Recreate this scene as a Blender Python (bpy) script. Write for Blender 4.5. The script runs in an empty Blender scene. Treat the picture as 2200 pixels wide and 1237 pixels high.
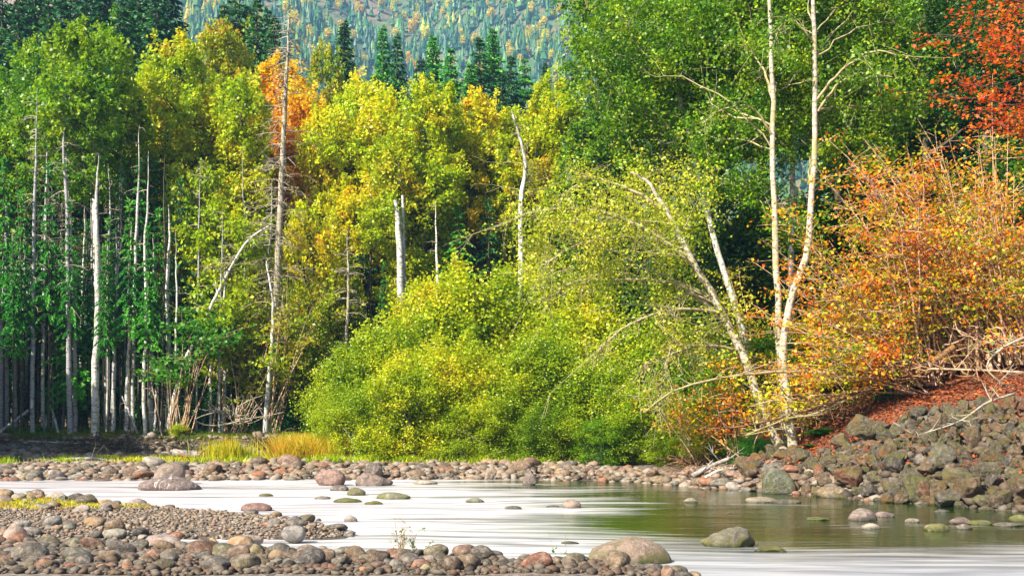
import bpy, bmesh, math, random
import numpy as np
from mathutils import Vector, noise as mnoise

SC = bpy.context.scene
COL = SC.collection
# ------------------------------------------------------------------ camera
CAMZ = 2.0; F = 2359.0; HOR = 900.0
cam_d = bpy.data.cameras.new('camera'); cam = bpy.data.objects.new('camera', cam_d); COL.objects.link(cam)
cam.location = (0, 0, CAMZ); cam.rotation_euler = (math.radians(90), 0, 0)
cam_d.sensor_width = 36; cam_d.lens = 36 * F / 2200
cam_d.shift_y = (HOR - 618.5) / 2200
cam_d.clip_start = 0.1; cam_d.clip_end = 9000
SC.camera = cam
# ------------------------------------------------------------------ world, sun, exposure
SUN_EL, SUN_AZ = math.radians(40), math.radians(-134)      # azimuth of the sun measured from +Y towards +X
w = bpy.data.worlds.new('World'); SC.world = w; w.use_nodes = True
nt = w.node_tree; nt.nodes.clear()
sky = nt.nodes.new('ShaderNodeTexSky'); sky.sky_type = 'NISHITA'; sky.sun_disc = False
sky.sun_elevation = SUN_EL; sky.sun_rotation = SUN_AZ
sky.air_density = 1.0; sky.dust_density = 1.5
bg = nt.nodes.new('ShaderNodeBackground'); bg.inputs[1].default_value = 0.08
wo = nt.nodes.new('ShaderNodeOutputWorld')
nt.links.new(sky.outputs[0], bg.inputs[0]); nt.links.new(bg.outputs[0], wo.inputs[0])
sd = bpy.data.lights.new('sun', 'SUN'); sd.energy = 5.0; sd.angle = math.radians(0.5); sd.color = (1.0, 0.90, 0.74)
sun = bpy.data.objects.new('sun', sd); COL.objects.link(sun)
sdir = Vector((math.sin(SUN_AZ) * math.cos(SUN_EL), math.cos(SUN_AZ) * math.cos(SUN_EL), math.sin(SUN_EL)))
sun.rotation_euler = sdir.to_track_quat('Z', 'Y').to_euler()
vs = SC.view_settings; vs.view_transform = 'Standard'; vs.look = 'None'; vs.exposure = 1.42; vs.gamma = 1; vs.use_curve_mapping = False
SC.render.engine = 'CYCLES'
cy = SC.cycles
cy.max_bounces = 6; cy.diffuse_bounces = 3; cy.glossy_bounces = 3; cy.transmission_bounces = 3; cy.transparent_max_bounces = 4; cy.volume_bounces = 0
cy.use_denoising = True
cy.caustics_reflective = False; cy.caustics_refractive = False

R = np.random.default_rng(7)

def T(px, py, Y):
    return np.array([(px - 1100) * Y / F, Y, CAMZ + (HOR - py) * Y / F])
def SX(x, y): return 1100 + x * F / y
def SY(y, z): return HOR - (z - CAMZ) * F / y
def sm(a, b, v):
    t = np.clip((np.asarray(v, float) - a) / (b - a), 0, 1); return t * t * (3 - 2 * t)

# ------------------------------------------------------------------ terrain
WX = [-400, -40, -17, 0, 4, 5.5, 7.5, 9.3, 11.1, 14, 20, 60]
WY = [60, 38, 36.2, 37, 35, 32.5, 29.6, 26.5, 23.8, 20, 13, -40]
NEAR = np.array([(-60, 17.6), (-12, 17.3), (-6, 16.5), (-3, 15.9), (0, 15.1), (1.3, 14.45), (2.1, 13.9), (2.5, 13), (3, 5), (3, -30), (-60, -30)], float)
BAR = np.array([(-60, 33), (-13.7, 29.3), (-11, 27.2), (-8.6, 24.9), (-4.9, 22.6), (-3.4, 20.6), (-2.9, 19.2), (-3.0, 18.4), (-4.2, 18.2), (-5.6, 18.3), (-6.8, 17.3), (-9, 17.0), (-60, 16.8)], float)
def sdf(poly, x, y):
    """distance inside a polygon, negative outside"""
    d = np.full(x.shape, 1e9); ins = np.zeros(x.shape, bool)
    n = len(poly)
    for i in range(n):
        ax, ay = poly[i]; bx, by = poly[(i + 1) % n]
        ex, ey = bx - ax, by - ay
        t = np.clip(((x - ax) * ex + (y - ay) * ey) / (ex * ex + ey * ey), 0, 1)
        d = np.minimum(d, np.hypot(x - ax - t * ex, y - ay - t * ey))
        c = ((ay > y) != (by > y))
        xi = ex * (y - ay) / (ey if ey != 0 else 1e-9) + ax
        ins ^= (c & (x < xi))
    return np.where(ins, d, -d)
def wob(x, y, s, a, k=0):
    return a * (np.sin(x * s + 1.7 * np.sin(y * s * .7 + k)) * np.cos(y * s * 1.13 + 1.3 * np.sin(x * s * .6 + 2 * k)))
def ground_h(x, y):
    x = np.asarray(x, float); y = np.asarray(y, float)
    x, y = np.broadcast_arrays(x, y)
    yw = np.interp(x, WX, WY)
    t = y - yw + wob(x, y, .9, .35, 1)
    base = np.interp(t, [-30, -3, 0, 1.2, 4, 9, 14, 22, 60], [-1.2, -.45, 0.0, .14, .26, .30, .42, 1.0, 1.6])
    # cut bank on the left: vertical-ish step
    ycut = 53.5 + wob(x, y, .45, .8, 2) + wob(x, y * 0, 1.9, .25, .4)
    cut = .10 + np.interp(t, [0, 3, 12], [-.1, .08, .12]) + sm(-1.2, 0, y - ycut) * .22 + sm(-.15, .25, y - ycut) * .62
    cut = np.where(t < 0, base, cut)
    wl = 1 - sm(-11.5, -9, x + (y - 50) * .1)
    left = base * (1 - wl) + cut * wl
    # right bank: riprap slope
    d = t * .54
    cap = np.interp(x, [6, 7.5, 8.5, 10, 11.5, 15, 40], [.35, .5, .9, 2.2, 3.5, 4.3, 6])
    dd = np.clip(d, -2, None)
    rb = np.where(dd > 0, cap * (1 - np.exp(-(.62 * dd / cap) ** 1.6)) ** (1 / 1.6) if True else 0, dd * .4)
    wr = sm(4.8, 7.5, x)
    h = left * (1 - wr) + rb * wr
    back = np.clip(y - 66, 0, 75) * .12
    h = h + back * sm(0, 1, t)
    n1 = np.clip(sdf(NEAR, x, y) * .22, -.7, .16)
    n2 = np.clip(sdf(BAR, x, y) * .12, -.7, .13)
    h = np.maximum(h, np.maximum(n1, n2))
    rough = wob(x, y, 2.1, .018, .3) + wob(x, y, 5.3, .010, .9)
    return h + np.where(y < 70, rough, rough * 6)

def new_mesh(name, V, Fc, smooth=False, attrs=None):
    """V (n,3), Fc (m,k) int array with constant k (or list of such arrays)"""
    V = np.ascontiguousarray(V, np.float32)
    if not isinstance(Fc, list): Fc = [Fc]
    Fc = [np.asarray(f, np.int32) for f in Fc if len(f)]
    me = bpy.data.meshes.new(name)
    me.vertices.add(len(V)); me.vertices.foreach_set('co', V.ravel())
    nl = sum(f.size for f in Fc); npoly = sum(len(f) for f in Fc)
    me.loops.add(nl); me.polygons.add(npoly)
    me.loops.foreach_set('vertex_index', np.concatenate([f.ravel() for f in Fc]))
    tot = np.concatenate([np.full(len(f), f.shape[1], np.int32) for f in Fc])
    st = np.concatenate([[0], np.cumsum(tot)[:-1]]).astype(np.int32)
    me.polygons.foreach_set('loop_start', st); me.polygons.foreach_set('loop_total', tot)
    me.polygons.foreach_set('use_smooth', np.full(npoly, smooth, bool))
    me.update(calc_edges=True)
    for k, a in (attrs or {}).items():
        at = me.attributes.new(k, 'FLOAT', 'FACE'); at.data.foreach_set('value', np.asarray(a, np.float32))
    me.validate()
    return me

def obj(name, me, mat=None, parent=None, loc=None, rot=None, scale=None):
    o = bpy.data.objects.new(name, me); COL.objects.link(o)
    if mat is not None:
        if len(me.materials) == 0: me.materials.append(None)
        o.material_slots[0].link = 'OBJECT'; o.material_slots[0].material = mat
    if parent is not None: o.parent = parent
    if loc is not None: o.location = loc
    if rot is not None: o.rotation_euler = rot
    if scale is not None: o.scale = scale
    return o
def tag(o, label=None, cat=None, group=None, kind=None):
    if label: o['label'] = label
    if cat: o['category'] = cat
    if group: o['group'] = group
    if kind: o['kind'] = kind
    return o
def root(name, loc, label, cat, group=None, rz=0, scale=None):
    o = bpy.data.objects.new(name, None); COL.objects.link(o)
    o.empty_display_size = .3
    o.location = loc; o.rotation_euler = (0, 0, rz)
    if scale is not None: o.scale = scale
    return tag(o, label, cat, group)

# ------------------------------------------------------------------ materials
def mat(name):
    m = bpy.data.materials.new(name); m.use_nodes = True
    m.node_tree.nodes.clear(); return m, m.node_tree
class NB:
    def __init__(s, name):
        s.m, s.t = mat(name); s.N = s.t.nodes; s.L = s.t.links
    def n(s, typ, ins=None, **kw):
        nd = s.N.new(typ)
        for k, v in kw.items(): setattr(nd, k, v)
        for k, v in (ins or {}).items():
            if isinstance(v, bpy.types.NodeSocket): s.L.new(v, nd.inputs[k])
            else: nd.inputs[k].default_value = v
        return nd
    def noise(s, vec, scale, detail=4, rough=.55):
        return s.n('ShaderNodeTexNoise', {'Vector': vec, 'Scale': scale, 'Detail': detail, 'Roughness': rough}).outputs['Fac']
    def math(s, op, a, b=0.0, clamp=False):
        nd = s.n('ShaderNodeMath', {0: a, 1: b}, operation=op); nd.use_clamp = clamp; return nd.outputs[0]
    def mr(s, v, a, b, c=0.0, d=1.0):
        return s.n('ShaderNodeMapRange', {'Value': v, 'From Min': a, 'From Max': b, 'To Min': c, 'To Max': d}).outputs[0]
    def ramp(s, fac, stops):
        nd = s.n('ShaderNodeValToRGB', {'Fac': fac}); cr = nd.color_ramp
        while len(cr.elements) < len(stops): cr.elements.new(.5)
        for e, (p, c) in zip(cr.elements, stops): e.position = p; e.color = (*c, 1)
        return nd.outputs[0]
    def mix(s, f, a, b, mode='MIX'):
        nd = s.n('ShaderNodeMix', data_type='RGBA', blend_type=mode)
        for sock, v in ((nd.inputs[0], f), (nd.inputs[6], a), (nd.inputs[7], b)):
            if isinstance(v, bpy.types.NodeSocket): s.L.new(v, sock)
            elif isinstance(v, tuple): sock.default_value = (*v, 1) if len(v) == 3 else v
            else: sock.default_value = v
        return nd.outputs[2]
    def map(s, vec, scale):
        return s.n('ShaderNodeMapping', {'Vector': vec, 'Scale': scale}).outputs[0]
    def out(s, sh, vol=None):
        o = s.n('ShaderNodeOutputMaterial')
        if sh is not None: s.L.new(sh, o.inputs[0])
        if vol is not None: s.L.new(vol, o.inputs[1])
        return s.m
    def bsdf(s, col, rough=.8, bump=None, bstr=.5, bdist=.02, spec=.3):
        i = {'Base Color': col, 'Roughness': rough, 'Specular IOR Level': spec}
        p = s.n('ShaderNodeBsdfPrincipled')
        for k, v in i.items():
            if isinstance(v, bpy.types.NodeSocket): s.L.new(v, p.inputs[k])
            elif isinstance(v, tuple): p.inputs[k].default_value = (*v, 1)
            else: p.inputs[k].default_value = v
        if bump is not None:
            b = s.n('ShaderNodeBump', {'Height': bump, 'Strength': bstr, 'Distance': bdist}); s.L.new(b.outputs[0], p.inputs['Normal'])
        return p.outputs[0]

def leaf_mat(name, stops, nscale=.35, wn=.6, wr=.5, trans=.5, gloss=.02):
    """colour stops over (world noise patches + leaf-by-leaf random + tree-by-tree random)"""
    b = NB(name)
    pos = b.n('ShaderNodeNewGeometry').outputs['Position']
    rnd = b.n('ShaderNodeAttribute', attribute_name='rnd').outputs['Fac']
    oi = b.n('ShaderNodeObjectInfo').outputs['Random']
    nz = b.mr(b.noise(pos, nscale, 3), .3, .7)
    f = b.math('ADD', b.math('MULTIPLY', nz, wn), b.math('MULTIPLY', rnd, wr))
    f = b.math('ADD', f, b.math('MULTIPLY', b.math('SUBTRACT', oi, .5), .14))
    col = b.ramp(f, stops)
    v = b.mr(b.math('FRACT', b.math('MULTIPLY', rnd, 7.31)), 0, 1, .7, 1.3)
    hs = b.n('ShaderNodeHueSaturation', {'Value': v, 'Color': col}).outputs[0]
    d = b.n('ShaderNodeBsdfDiffuse', {'Color': hs}).outputs[0]
    t = b.n('ShaderNodeBsdfTranslucent', {'Color': hs}).outputs[0]
    g = b.n('ShaderNodeBsdfGlossy', {'Color': (1, 1, 1, 1), 'Roughness': .45}).outputs[0]
    m1 = b.n('ShaderNodeMixShader', {0: trans, 1: d, 2: t}).outputs[0]
    m2 = b.n('ShaderNodeMixShader', {0: gloss, 1: m1, 2: g}).outputs[0]
    return b.out(m2)

L_GREEN = leaf_mat('leaf_green', [(.15, (.05, .18, .006)), (.5, (.13, .30, .007)), (.85, (.30, .42, .008))])
L_YG = leaf_mat('leaf_yellow_green', [(.1, (.17, .33, .005)), (.45, (.36, .50, .006)), (.8, (.56, .56, .008)), (1, (.65, .40, .010))])
L_Y = leaf_mat('leaf_yellow', [(.1, (.34, .52, .006)), (.5, (.60, .64, .008)), (.85, (.76, .56, .010)), (1, (.76, .34, .012))])
L_O = leaf_mat('leaf_orange', [(.1, (.62, .58, .008)), (.45, (.78, .52, .010)), (.8, (.80, .36, .010)), (1, (.76, .22, .010))])
L_R = leaf_mat('leaf_red', [(.1, (.70, .36, .010)), (.35, (.76, .18, .010)), (.75, (.76, .08, .010)), (1, (.6, .04, .01))])
L_VM = leaf_mat('leaf_vine_maple', [(.2, (.12, .26, .006)), (.45, (.42, .46, .008)), (.6, (.76, .42, .010)), (.76, (.78, .22, .012)), (1, (.68, .10, .010))], nscale=.8)
L_BR = leaf_mat('leaf_brown_gold', [(.1, (.14, .30, .007)), (.5, (.32, .42, .008)), (.85, (.50, .40, .010)), (1, (.60, .24, .012))], nscale=.5)
L_BUSH = leaf_mat('leaf_willow', [(.1, (.08, .18, .005)), (.45, (.23, .36, .006)), (.75, (.40, .50, .008)), (1, (.58, .54, .010))], nscale=.45)
L_BUSHY = leaf_mat('leaf_willow_sunlit_gold', [(.1, (.17, .30, .006)), (.45, (.36, .47, .008)), (.8, (.60, .60, .010)), (1, (.72, .48, .012))], nscale=.45)  # turned gold leaves, plus sunlight on the willow tops put into the colour
L_CON = leaf_mat('needles_dark', [(.1, (.008, .060, .026)), (.5, (.022, .12, .036)), (.9, (.07, .22, .030))], trans=.2)
L_CON2 = leaf_mat('needles_green', [(.1, (.020, .17, .025)), (.5, (.05, .30, .028)), (.9, (.14, .44, .02))], trans=.35)
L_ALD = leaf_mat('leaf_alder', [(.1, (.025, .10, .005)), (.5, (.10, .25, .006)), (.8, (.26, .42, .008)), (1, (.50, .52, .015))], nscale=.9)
L_SHADE = leaf_mat('leaf_shaded_green', [(.1, (.014, .06, .005)), (.55, (.04, .13, .006)), (1, (.13, .24, .008))], nscale=.5)  # deep green, with the shade behind the alders put into the leaf colour
L_SPR = leaf_mat('leaf_lichen_green', [(.1, (.20, .30, .012)), (.5, (.38, .46, .02)), (.9, (.60, .54, .04))], nscale=.6)
L_FAR = leaf_mat('far_needles', [(.1, (.008, .06, .035)), (.5, (.025, .13, .05)), (.85, (.09, .24, .035)), (1, (.46, .48, .03))], nscale=.02, trans=.1)
L_FARO = leaf_mat('far_autumn_leaf', [(.1, (.70, .72, .03)), (.6, (.80, .66, .04)), (1, (.78, .42, .05))], nscale=.01)
L_FERN = leaf_mat('leaf_fern', [(.1, (.03, .14, .010)), (.6, (.06, .26, .014)), (1, (.16, .32, .015))], nscale=.8)
L_GRASS = leaf_mat('grass_blade', [(.1, (.05, .13, .01)), (.6, (.14, .22, .012)), (1, (.30, .26, .02))], nscale=.4)
L_GOLD = leaf_mat('dry_grass_blade', [(.1, (.26, .38, .012)), (.5, (.52, .50, .02)), (.85, (.60, .40, .03)), (1, (.55, .24, .03))], nscale=.5)
L_LIT = leaf_mat('leaf_litter', [(.1, (.09, .05, .02)), (.4, (.20, .07, .02)), (.7, (.36, .07, .02)), (1, (.42, .20, .03))], nscale=.8, trans=.1)

def bark_mat(name, light, dark, moss=None, scale=1.0, thr=(.45, .62), streak=6):
    b = NB(name)
    pos = b.n('ShaderNodeNewGeometry').outputs['Position']
    n1 = b.noise(b.map(pos, (1, 1, streak)), 2.2 * scale, 5, .65)
    n2 = b.noise(b.map(pos, (2.5, 2.5, .6)), 3 * scale, 3)
    n3 = b.noise(pos, 14 * scale, 4)
    c = b.mix(b.mr(n1, *thr), light, dark)
    c = b.mix(b.mr(n3, .3, .8, 0, .45), c, tuple(x * .45 for x in light))
    scar = b.noise(b.map(pos, (1.6, 1.6, 3.2)), 2.6 * scale, 4, .7)
    c = b.mix(b.mr(scar, .55, .62, 0, .9), c, dark)
    if moss: c = b.mix(b.mr(n2, .50, .66, 0, .85), c, moss)
    return b.out(b.bsdf(c, .85, bump=n1, bstr=.6, bdist=.03))
B_WHITE = bark_mat('alder_bark', (.60, .59, .58), (.09, .075, .06), moss=(.18, .19, .07), thr=(.54, .68))
B_SUN = bark_mat('alder_bark_lichen', (.46, .42, .35), (.14, .10, .07), moss=(.28, .25, .08), thr=(.5, .68))
B_GREY = bark_mat('grey_bark', (.36, .36, .37), (.09, .08, .075), thr=(.5, .7))
B_DARK = bark_mat('dark_bark', (.11, .085, .06), (.03, .024, .02), moss=(.06, .07, .02))
B_DEAD = bark_mat('dead_wood', (.42, .37, .30), (.16, .12, .09), moss=(.30, .30, .14))
B_TWIG = bark_mat('lichen_twig', (.38, .33, .20), (.20, .15, .08), moss=(.28, .31, .07))
B_RED = bark_mat('vine_maple_bark', (.58, .40, .28), (.26, .13, .08), moss=(.30, .24, .07))
B_DRIFT = bark_mat('driftwood', (.40, .37, .34), (.16, .13, .115), streak=1)
B_MOSSY = bark_mat('mossy_bark', (.24, .13, .06), (.09, .05, .03), moss=(.22, .12, .03))

def stone_mat(name, moss=0.0, angular=False, streaks=False):
    b = NB(name)
    oi = b.n('ShaderNodeObjectInfo')
    pos = b.n('ShaderNodeNewGeometry').outputs['Position']
    nrm = b.n('ShaderNodeNewGeometry').outputs['Normal']
    tc = b.n('ShaderNodeTexCoord').outputs['Object']
    sp = b.noise(pos, 30, 4, .7); big = b.noise(pos, 4 if not angular else 2.5, 5, .6)
    c = b.mix(b.mr(big, .44, .58, 0, 1), oi.outputs['Color'], b.mix(.6, oi.outputs['Color'], (.04, .033, .028)))
    mid = b.noise(pos, 11, 6, .7)
    c = b.mix(b.mr(mid, .48, .64, 0, .8), c, b.mix(.5, oi.outputs['Color'], (.40, .34, .28)))
    c = b.mix(b.mr(sp, .52, .72, 0, .45), c, b.mix(.3, oi.outputs['Color'], (.62, .56, .50)))
    c = b.mix(b.mr(b.noise(pos, 55, 2), .6, .7, 0, .5), c, (.05, .045, .04))
    if streaks:
        wn_ = b.noise(b.map(tc, (2.4, .35, .3)), 1.0, 2)
        wv = b.math('ABSOLUTE', b.math('SUBTRACT', b.math('FRACT', b.math('MULTIPLY', wn_, 7.0)), .5))
        c = b.mix(b.math('MULTIPLY', b.mr(wv, 0, .06, .9, 0), b.mr(mid, .4, .55)), c, (.62, .58, .56))
    if moss:
        nz = b.n('ShaderNodeSeparateXYZ', {0: nrm}).outputs[2]
        mm = b.math('MULTIPLY', b.mr(b.noise(pos, 3.2, 5, .65), .46, .60), b.mr(nz, -.5, .6, .25, 1), clamp=True)
        if not angular:
            zl = b.n('ShaderNodeSeparateXYZ', {0: pos}).outputs[2]
            low = b.math('MULTIPLY', b.mr(zl, .28, .05), b.mr(b.noise(pos, 5, 4), .38, .5))
            mm = b.math('MAXIMUM', b.math('MULTIPLY', mm, .55), low)
        c = b.mix(b.math('MULTIPLY', mm, moss), c, b.mix(b.noise(pos, 9, 3), (.03, .05, .008), (.17, .15, .03)))
    if angular: c = b.mix(b.mr(b.noise(pos, 1.6, 5, .7), .58, .68, 0, .7), c, (.20, .085, .03))
    z = b.n('ShaderNodeSeparateXYZ', {0: pos}).outputs[2]
    wet = b.mr(b.math('ADD', z, b.math('MULTIPLY', b.noise(pos, 6, 2), .08)), .045, .11, .75, 0)
    c = b.mix(wet, c, b.mix(.75, c, (.01, .01, .008)))
    r = b.mr(wet, 0, .75, .7, .25)
    bump = b.math('ADD', b.noise(pos, 5 if angular else 12, 8, .7), b.math('MULTIPLY', sp, .3))
    return b.out(b.bsdf(c, r, bump=bump, bstr=1.0 if angular else .9, bdist=.20 if angular else .05, spec=.4))
M_STONE = stone_mat('river_stone_surface')
M_STONEM = stone_mat('mossy_stone_surface', moss=1.0)
M_RIP = stone_mat('riprap_surface', moss=.85, angular=True)
M_STREAK = stone_mat('streaked_stone_surface', streaks=True)

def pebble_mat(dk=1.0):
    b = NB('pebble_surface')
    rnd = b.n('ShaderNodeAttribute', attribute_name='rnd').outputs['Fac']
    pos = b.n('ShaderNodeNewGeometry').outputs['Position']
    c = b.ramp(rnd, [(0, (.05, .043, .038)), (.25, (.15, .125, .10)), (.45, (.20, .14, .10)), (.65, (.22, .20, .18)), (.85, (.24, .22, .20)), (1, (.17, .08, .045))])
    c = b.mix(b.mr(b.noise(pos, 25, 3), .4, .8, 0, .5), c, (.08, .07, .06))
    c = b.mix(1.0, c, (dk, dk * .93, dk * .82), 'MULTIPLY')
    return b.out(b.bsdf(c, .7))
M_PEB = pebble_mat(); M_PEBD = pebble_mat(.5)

def ground_mat():
    b = NB('river_bank_ground')
    pos = b.n('ShaderNodeNewGeometry').outputs['Position']
    x, y, z = (b.n('ShaderNodeSeparateXYZ', {0: pos}).outputs[i] for i in range(3))
    n1 = b.noise(pos, 1.2, 6, .65); n2 = b.noise(pos, 9, 5, .7); n3 = b.noise(pos, 40, 3, .7)
    vor = b.n('ShaderNodeTexVoronoi', {'Vector': pos, 'Scale': 16.0}).outputs['Color']
    vg = b.n('ShaderNodeRGBToBW', {0: vor}).outputs[0]
    gravel = b.ramp(vg, [(0, (.04, .033, .028)), (.4, (.11, .09, .075)), (.7, (.17, .15, .13)), (1, (.26, .23, .21))])
    gravel = b.mix(b.mr(n1, .45, .7, 0, .6), gravel, (.15, .10, .07))
    forest = b.mix(n2, (.035, .025, .015), (.09, .065, .03))
    red = b.mix(b.mr(n2, .35, .65), (.20, .065, .03), (.07, .03, .018))
    dark = b.mix(b.mr(n2, .35, .65), (.05, .04, .035), (.22, .20, .19))
    f_forest = b.mr(b.math('ADD', y, b.math('MULTIPLY', n1, 2)), 45, 48)
    c = b.mix(f_forest, gravel, forest)
    yx = b.math('MULTIPLY', b.mr(y, 48, 51), b.mr(x, -9, -7, 1, 0))
    low = b.mr(z, .75, .9, 1, 0)
    c = b.mix(b.math('MULTIPLY', yx, low), c, b.mix(b.mr(z, .25, .55), b.mix(.4, gravel, (.12, .11, .10)), dark))
    rr = b.math('MULTIPLY', b.mr(x, 7.5, 8.5), b.mr(z, .5, .9))
    c = b.mix(rr, c, red)
    wet = b.mr(z, .0, .07, .8, 0)
    c = b.mix(wet, c, (.025, .02, .014))
    return b.out(b.bsdf(c, .9, bump=b.math('ADD', n2, b.math('MULTIPLY', vg, .5)), bstr=.7, bdist=.06))

def water_mat():
    b = NB('river_water')
    pos = b.n('ShaderNodeNewGeometry').outputs['Position']
    x, y, z = (b.n('ShaderNodeSeparateXYZ', {0: pos}).outputs[i] for i in range(3))
    warp = b.n('ShaderNodeTexNoise', {'Vector': pos, 'Scale': .12, 'Detail': 2.0}).outputs['Color']
    pw = b.n('ShaderNodeVectorMath', {0: pos, 1: b.n('ShaderNodeVectorMath', {0: warp, 'Scale': 3.0}, operation='SCALE').outputs[0]}, operation='ADD').outputs[0]
    s1 = b.noise(b.map(pw, (.10, .75, 1)), 1.0, 4, .5)
    s2 = b.noise(b.map(pw, (.35, 3.2, 1)), 1.0, 4, .55)
    s3 = b.noise(b.map(pw, (.20, 1.4, 1)), 1.3, 3, .5)
    # where the river runs fast and aerated (left and centre) and where it is a calm pool (far right)
    calm = b.math('MULTIPLY', b.mr(b.math('SUBTRACT', x, b.math('MULTIPLY', b.math('SUBTRACT', y, 20), -.02)), -.5, 4.5), b.mr(b.math('ADD', y, b.mr(s1, .3, .7, -1.6, 1.6)), 14.2, 19.0))
    far = b.math('MULTIPLY', b.mr(x, -3.5, 1.5), b.mr(y, 30, 34))
    calm = b.math('MAXIMUM', calm, far)
    f = b.math('ADD', b.mr(s1, .30, .70, -.42, .42), b.mr(s2, .3, .7, -.26, .26))
    f = b.math('ADD', f, b.mr(calm, 0, 1, 1.05, -.2))
    foam = b.math('MULTIPLY', b.math('SMOOTH_MAX', b.math('MULTIPLY', f, 1.0, clamp=True), 0), 1, clamp=True)
    foam = b.mr(f, .15, 1.0, 0.0, .86)
    depth_reflc = b.mix(b.mr(s3, .35, .65), (.006, .018, .002), (.014, .040, .003))  # green tree reflections painted into the dark water colour
    foamc = b.mix(b.mr(s2, .35, .62), (.26, .25, .29), (.62, .61, .62))  # foam white, with lilac shadows painted in along the streaks
    edge = b.math('MULTIPLY', b.mr(x, -1.5, 2.5), b.mr(b.math('ADD', y, b.mr(s3, .3, .7, -1, 1)), 19.0, 15.0))
    foamc = b.mix(b.math('MULTIPLY', edge, .6), foamc, (.20, .22, .26))
    foamc = b.mix(b.mr(x, -6, -14, 0, .35), foamc, (.29, .25, .27))
    hgt = b.math('ADD', s1, b.math('MULTIPLY', s2, .35))
    bp = b.n('ShaderNodeBump', {'Height': hgt, 'Strength': .35, 'Distance': .12}).outputs[0]
    wtr = b.n('ShaderNodeBsdfPrincipled', {'Base Color': depth_reflc, 'Roughness': .11, 'IOR': 1.33, 'Normal': bp}).outputs[0]
    fm = b.n('ShaderNodeBsdfPrincipled', {'Base Color': foamc, 'Roughness': .55, 'Normal': bp}).outputs[0]
    return b.out(b.n('ShaderNodeMixShader', {0: foam, 1: wtr, 2: fm}).outputs[0])

# ------------------------------------------------------------------ ground, river, mountain
ny, nx = 500, 330
ys = np.concatenate([np.linspace(-25, 10, 30, endpoint=False), np.linspace(10, 62, 370, endpoint=False), 62 + 5500 * (np.linspace(0, 1, ny - 400)) ** 2.6])
u = np.linspace(-1, 1, nx); u = np.sign(u) * (np.abs(u) * .55 + .45 * np.abs(u) ** 4)
hw = 46 + np.maximum(ys - 62, 0) * 1.0 + np.clip(ys, 0, 62) * .25
GX = u[None, :] * hw[:, None] * (1 + 0 * ys[:, None]); GY = np.repeat(ys[:, None], nx, 1)
GZ = ground_h(GX, GY)
idx = np.arange(ny * nx).reshape(ny, nx)
Q = np.stack([idx[:-1, :-1], idx[:-1, 1:], idx[1:, 1:], idx[1:, :-1]], -1).reshape(-1, 4)
gm = ground_mat()
tag(obj('ground', new_mesh('ground', np.stack([GX, GY, GZ], -1).reshape(-1, 3), Q, True), gm), kind='structure')
WV = np.array([(-220, -25, 0), (75, -25, 0), (75, 90, 0), (-220, 90, 0)], float)
gx, gy = np.meshgrid(np.linspace(-70, 45, 60), np.linspace(-25, 75, 60))
ii = np.arange(3600).reshape(60, 60)
tag(obj('river', new_mesh('river', np.stack([gx, gy, 0 * gx], -1).reshape(-1, 3), np.stack([ii[:-1, :-1], ii[:-1, 1:], ii[1:, 1:], ii[1:, :-1]], -1).reshape(-1, 4), True), water_mat()), kind='structure')

def mount_h(x, y):
    r = .62 * (y - 430 - .10 * x) + 22 * np.sin(x * .016 + y * .006) + 9 * np.sin(x * .031 + 1) + 5 * np.sin(x * .07 + y * .05)
    return 6 + np.maximum(r, -10)
mx, my = np.meshgrid(np.linspace(-1300, 1400, 200), np.linspace(400, 2000, 150))
mi = np.arange(200 * 150).reshape(150, 200)
def mountain_mat():
    b = NB('mountain_slope')
    pos = b.n('ShaderNodeNewGeometry').outputs['Position']
    n1 = b.noise(pos, .012, 6, .65); n2 = b.noise(pos, .12, 5, .7)
    c = b.mix(b.mr(b.math('ADD', n1, b.mr(b.n('ShaderNodeSeparateXYZ', {0: pos}).outputs[0], -260, 0, 0, .25)), .42, .6), (.36, .20, .16), (.06, .14, .06))
    c = b.mix(b.mr(n2, .45, .7, 0, .8), c, (.40, .18, .08))
    return b.out(b.bsdf(c, .95, bump=n2, bstr=1, bdist=3))
tag(obj('mountain', new_mesh('mountain', np.stack([mx, my, mount_h(mx, my)], -1).reshape(-1, 3), np.stack([mi[:-1, :-1], mi[:-1, 1:], mi[1:, 1:], mi[1:, :-1]], -1).reshape(-1, 4), True), mountain_mat()), kind='structure')

# ------------------------------------------------------------------ geometry generators
def quads_at(rng, C, L, W, up=.35, dirs=None, shape='rhomb'):
    n = len(C)
    nr = rng.normal(size=(n, 3)); nr[:, 2] += up * 2
    nr /= np.linalg.norm(nr, axis=1)[:, None]
    if dirs is None: dirs = rng.normal(size=(n, 3))
    uu = np.cross(nr, dirs); uu /= np.linalg.norm(uu, axis=1)[:, None] + 1e-9
    if dirs is not None and False: pass
    vv = np.cross(nr, uu)
    s = rng.uniform(.65, 1.3, n)[:, None]
    L = L * s; Wd = W * s
    V = np.stack([C + vv * L, C + uu * Wd + vv * L * .15, C - vv * L, C - uu * Wd + vv * L * .15], 1).reshape(-1, 3)
    Fq = np.arange(4 * n).reshape(n, 4)
    return V, Fq, rng.random(n)
def blade_quads(rng, A, B, W):
    """thin rhombi from A to B"""
    n = len(A); d = B - A
    r = rng.normal(size=(n, 3)); r[:, 2] *= .35
    s = np.cross(d, r); s /= np.linalg.norm(s, axis=1)[:, None] + 1e-9
    W = np.asarray(W).reshape(-1, 1) if np.ndim(W) else W
    M = A + d * .45
    V = np.stack([A, M + s * W, B, M - s * W], 1).reshape(-1, 3)
    return V, np.arange(4 * n).reshape(n, 4), rng.random(n)
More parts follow.
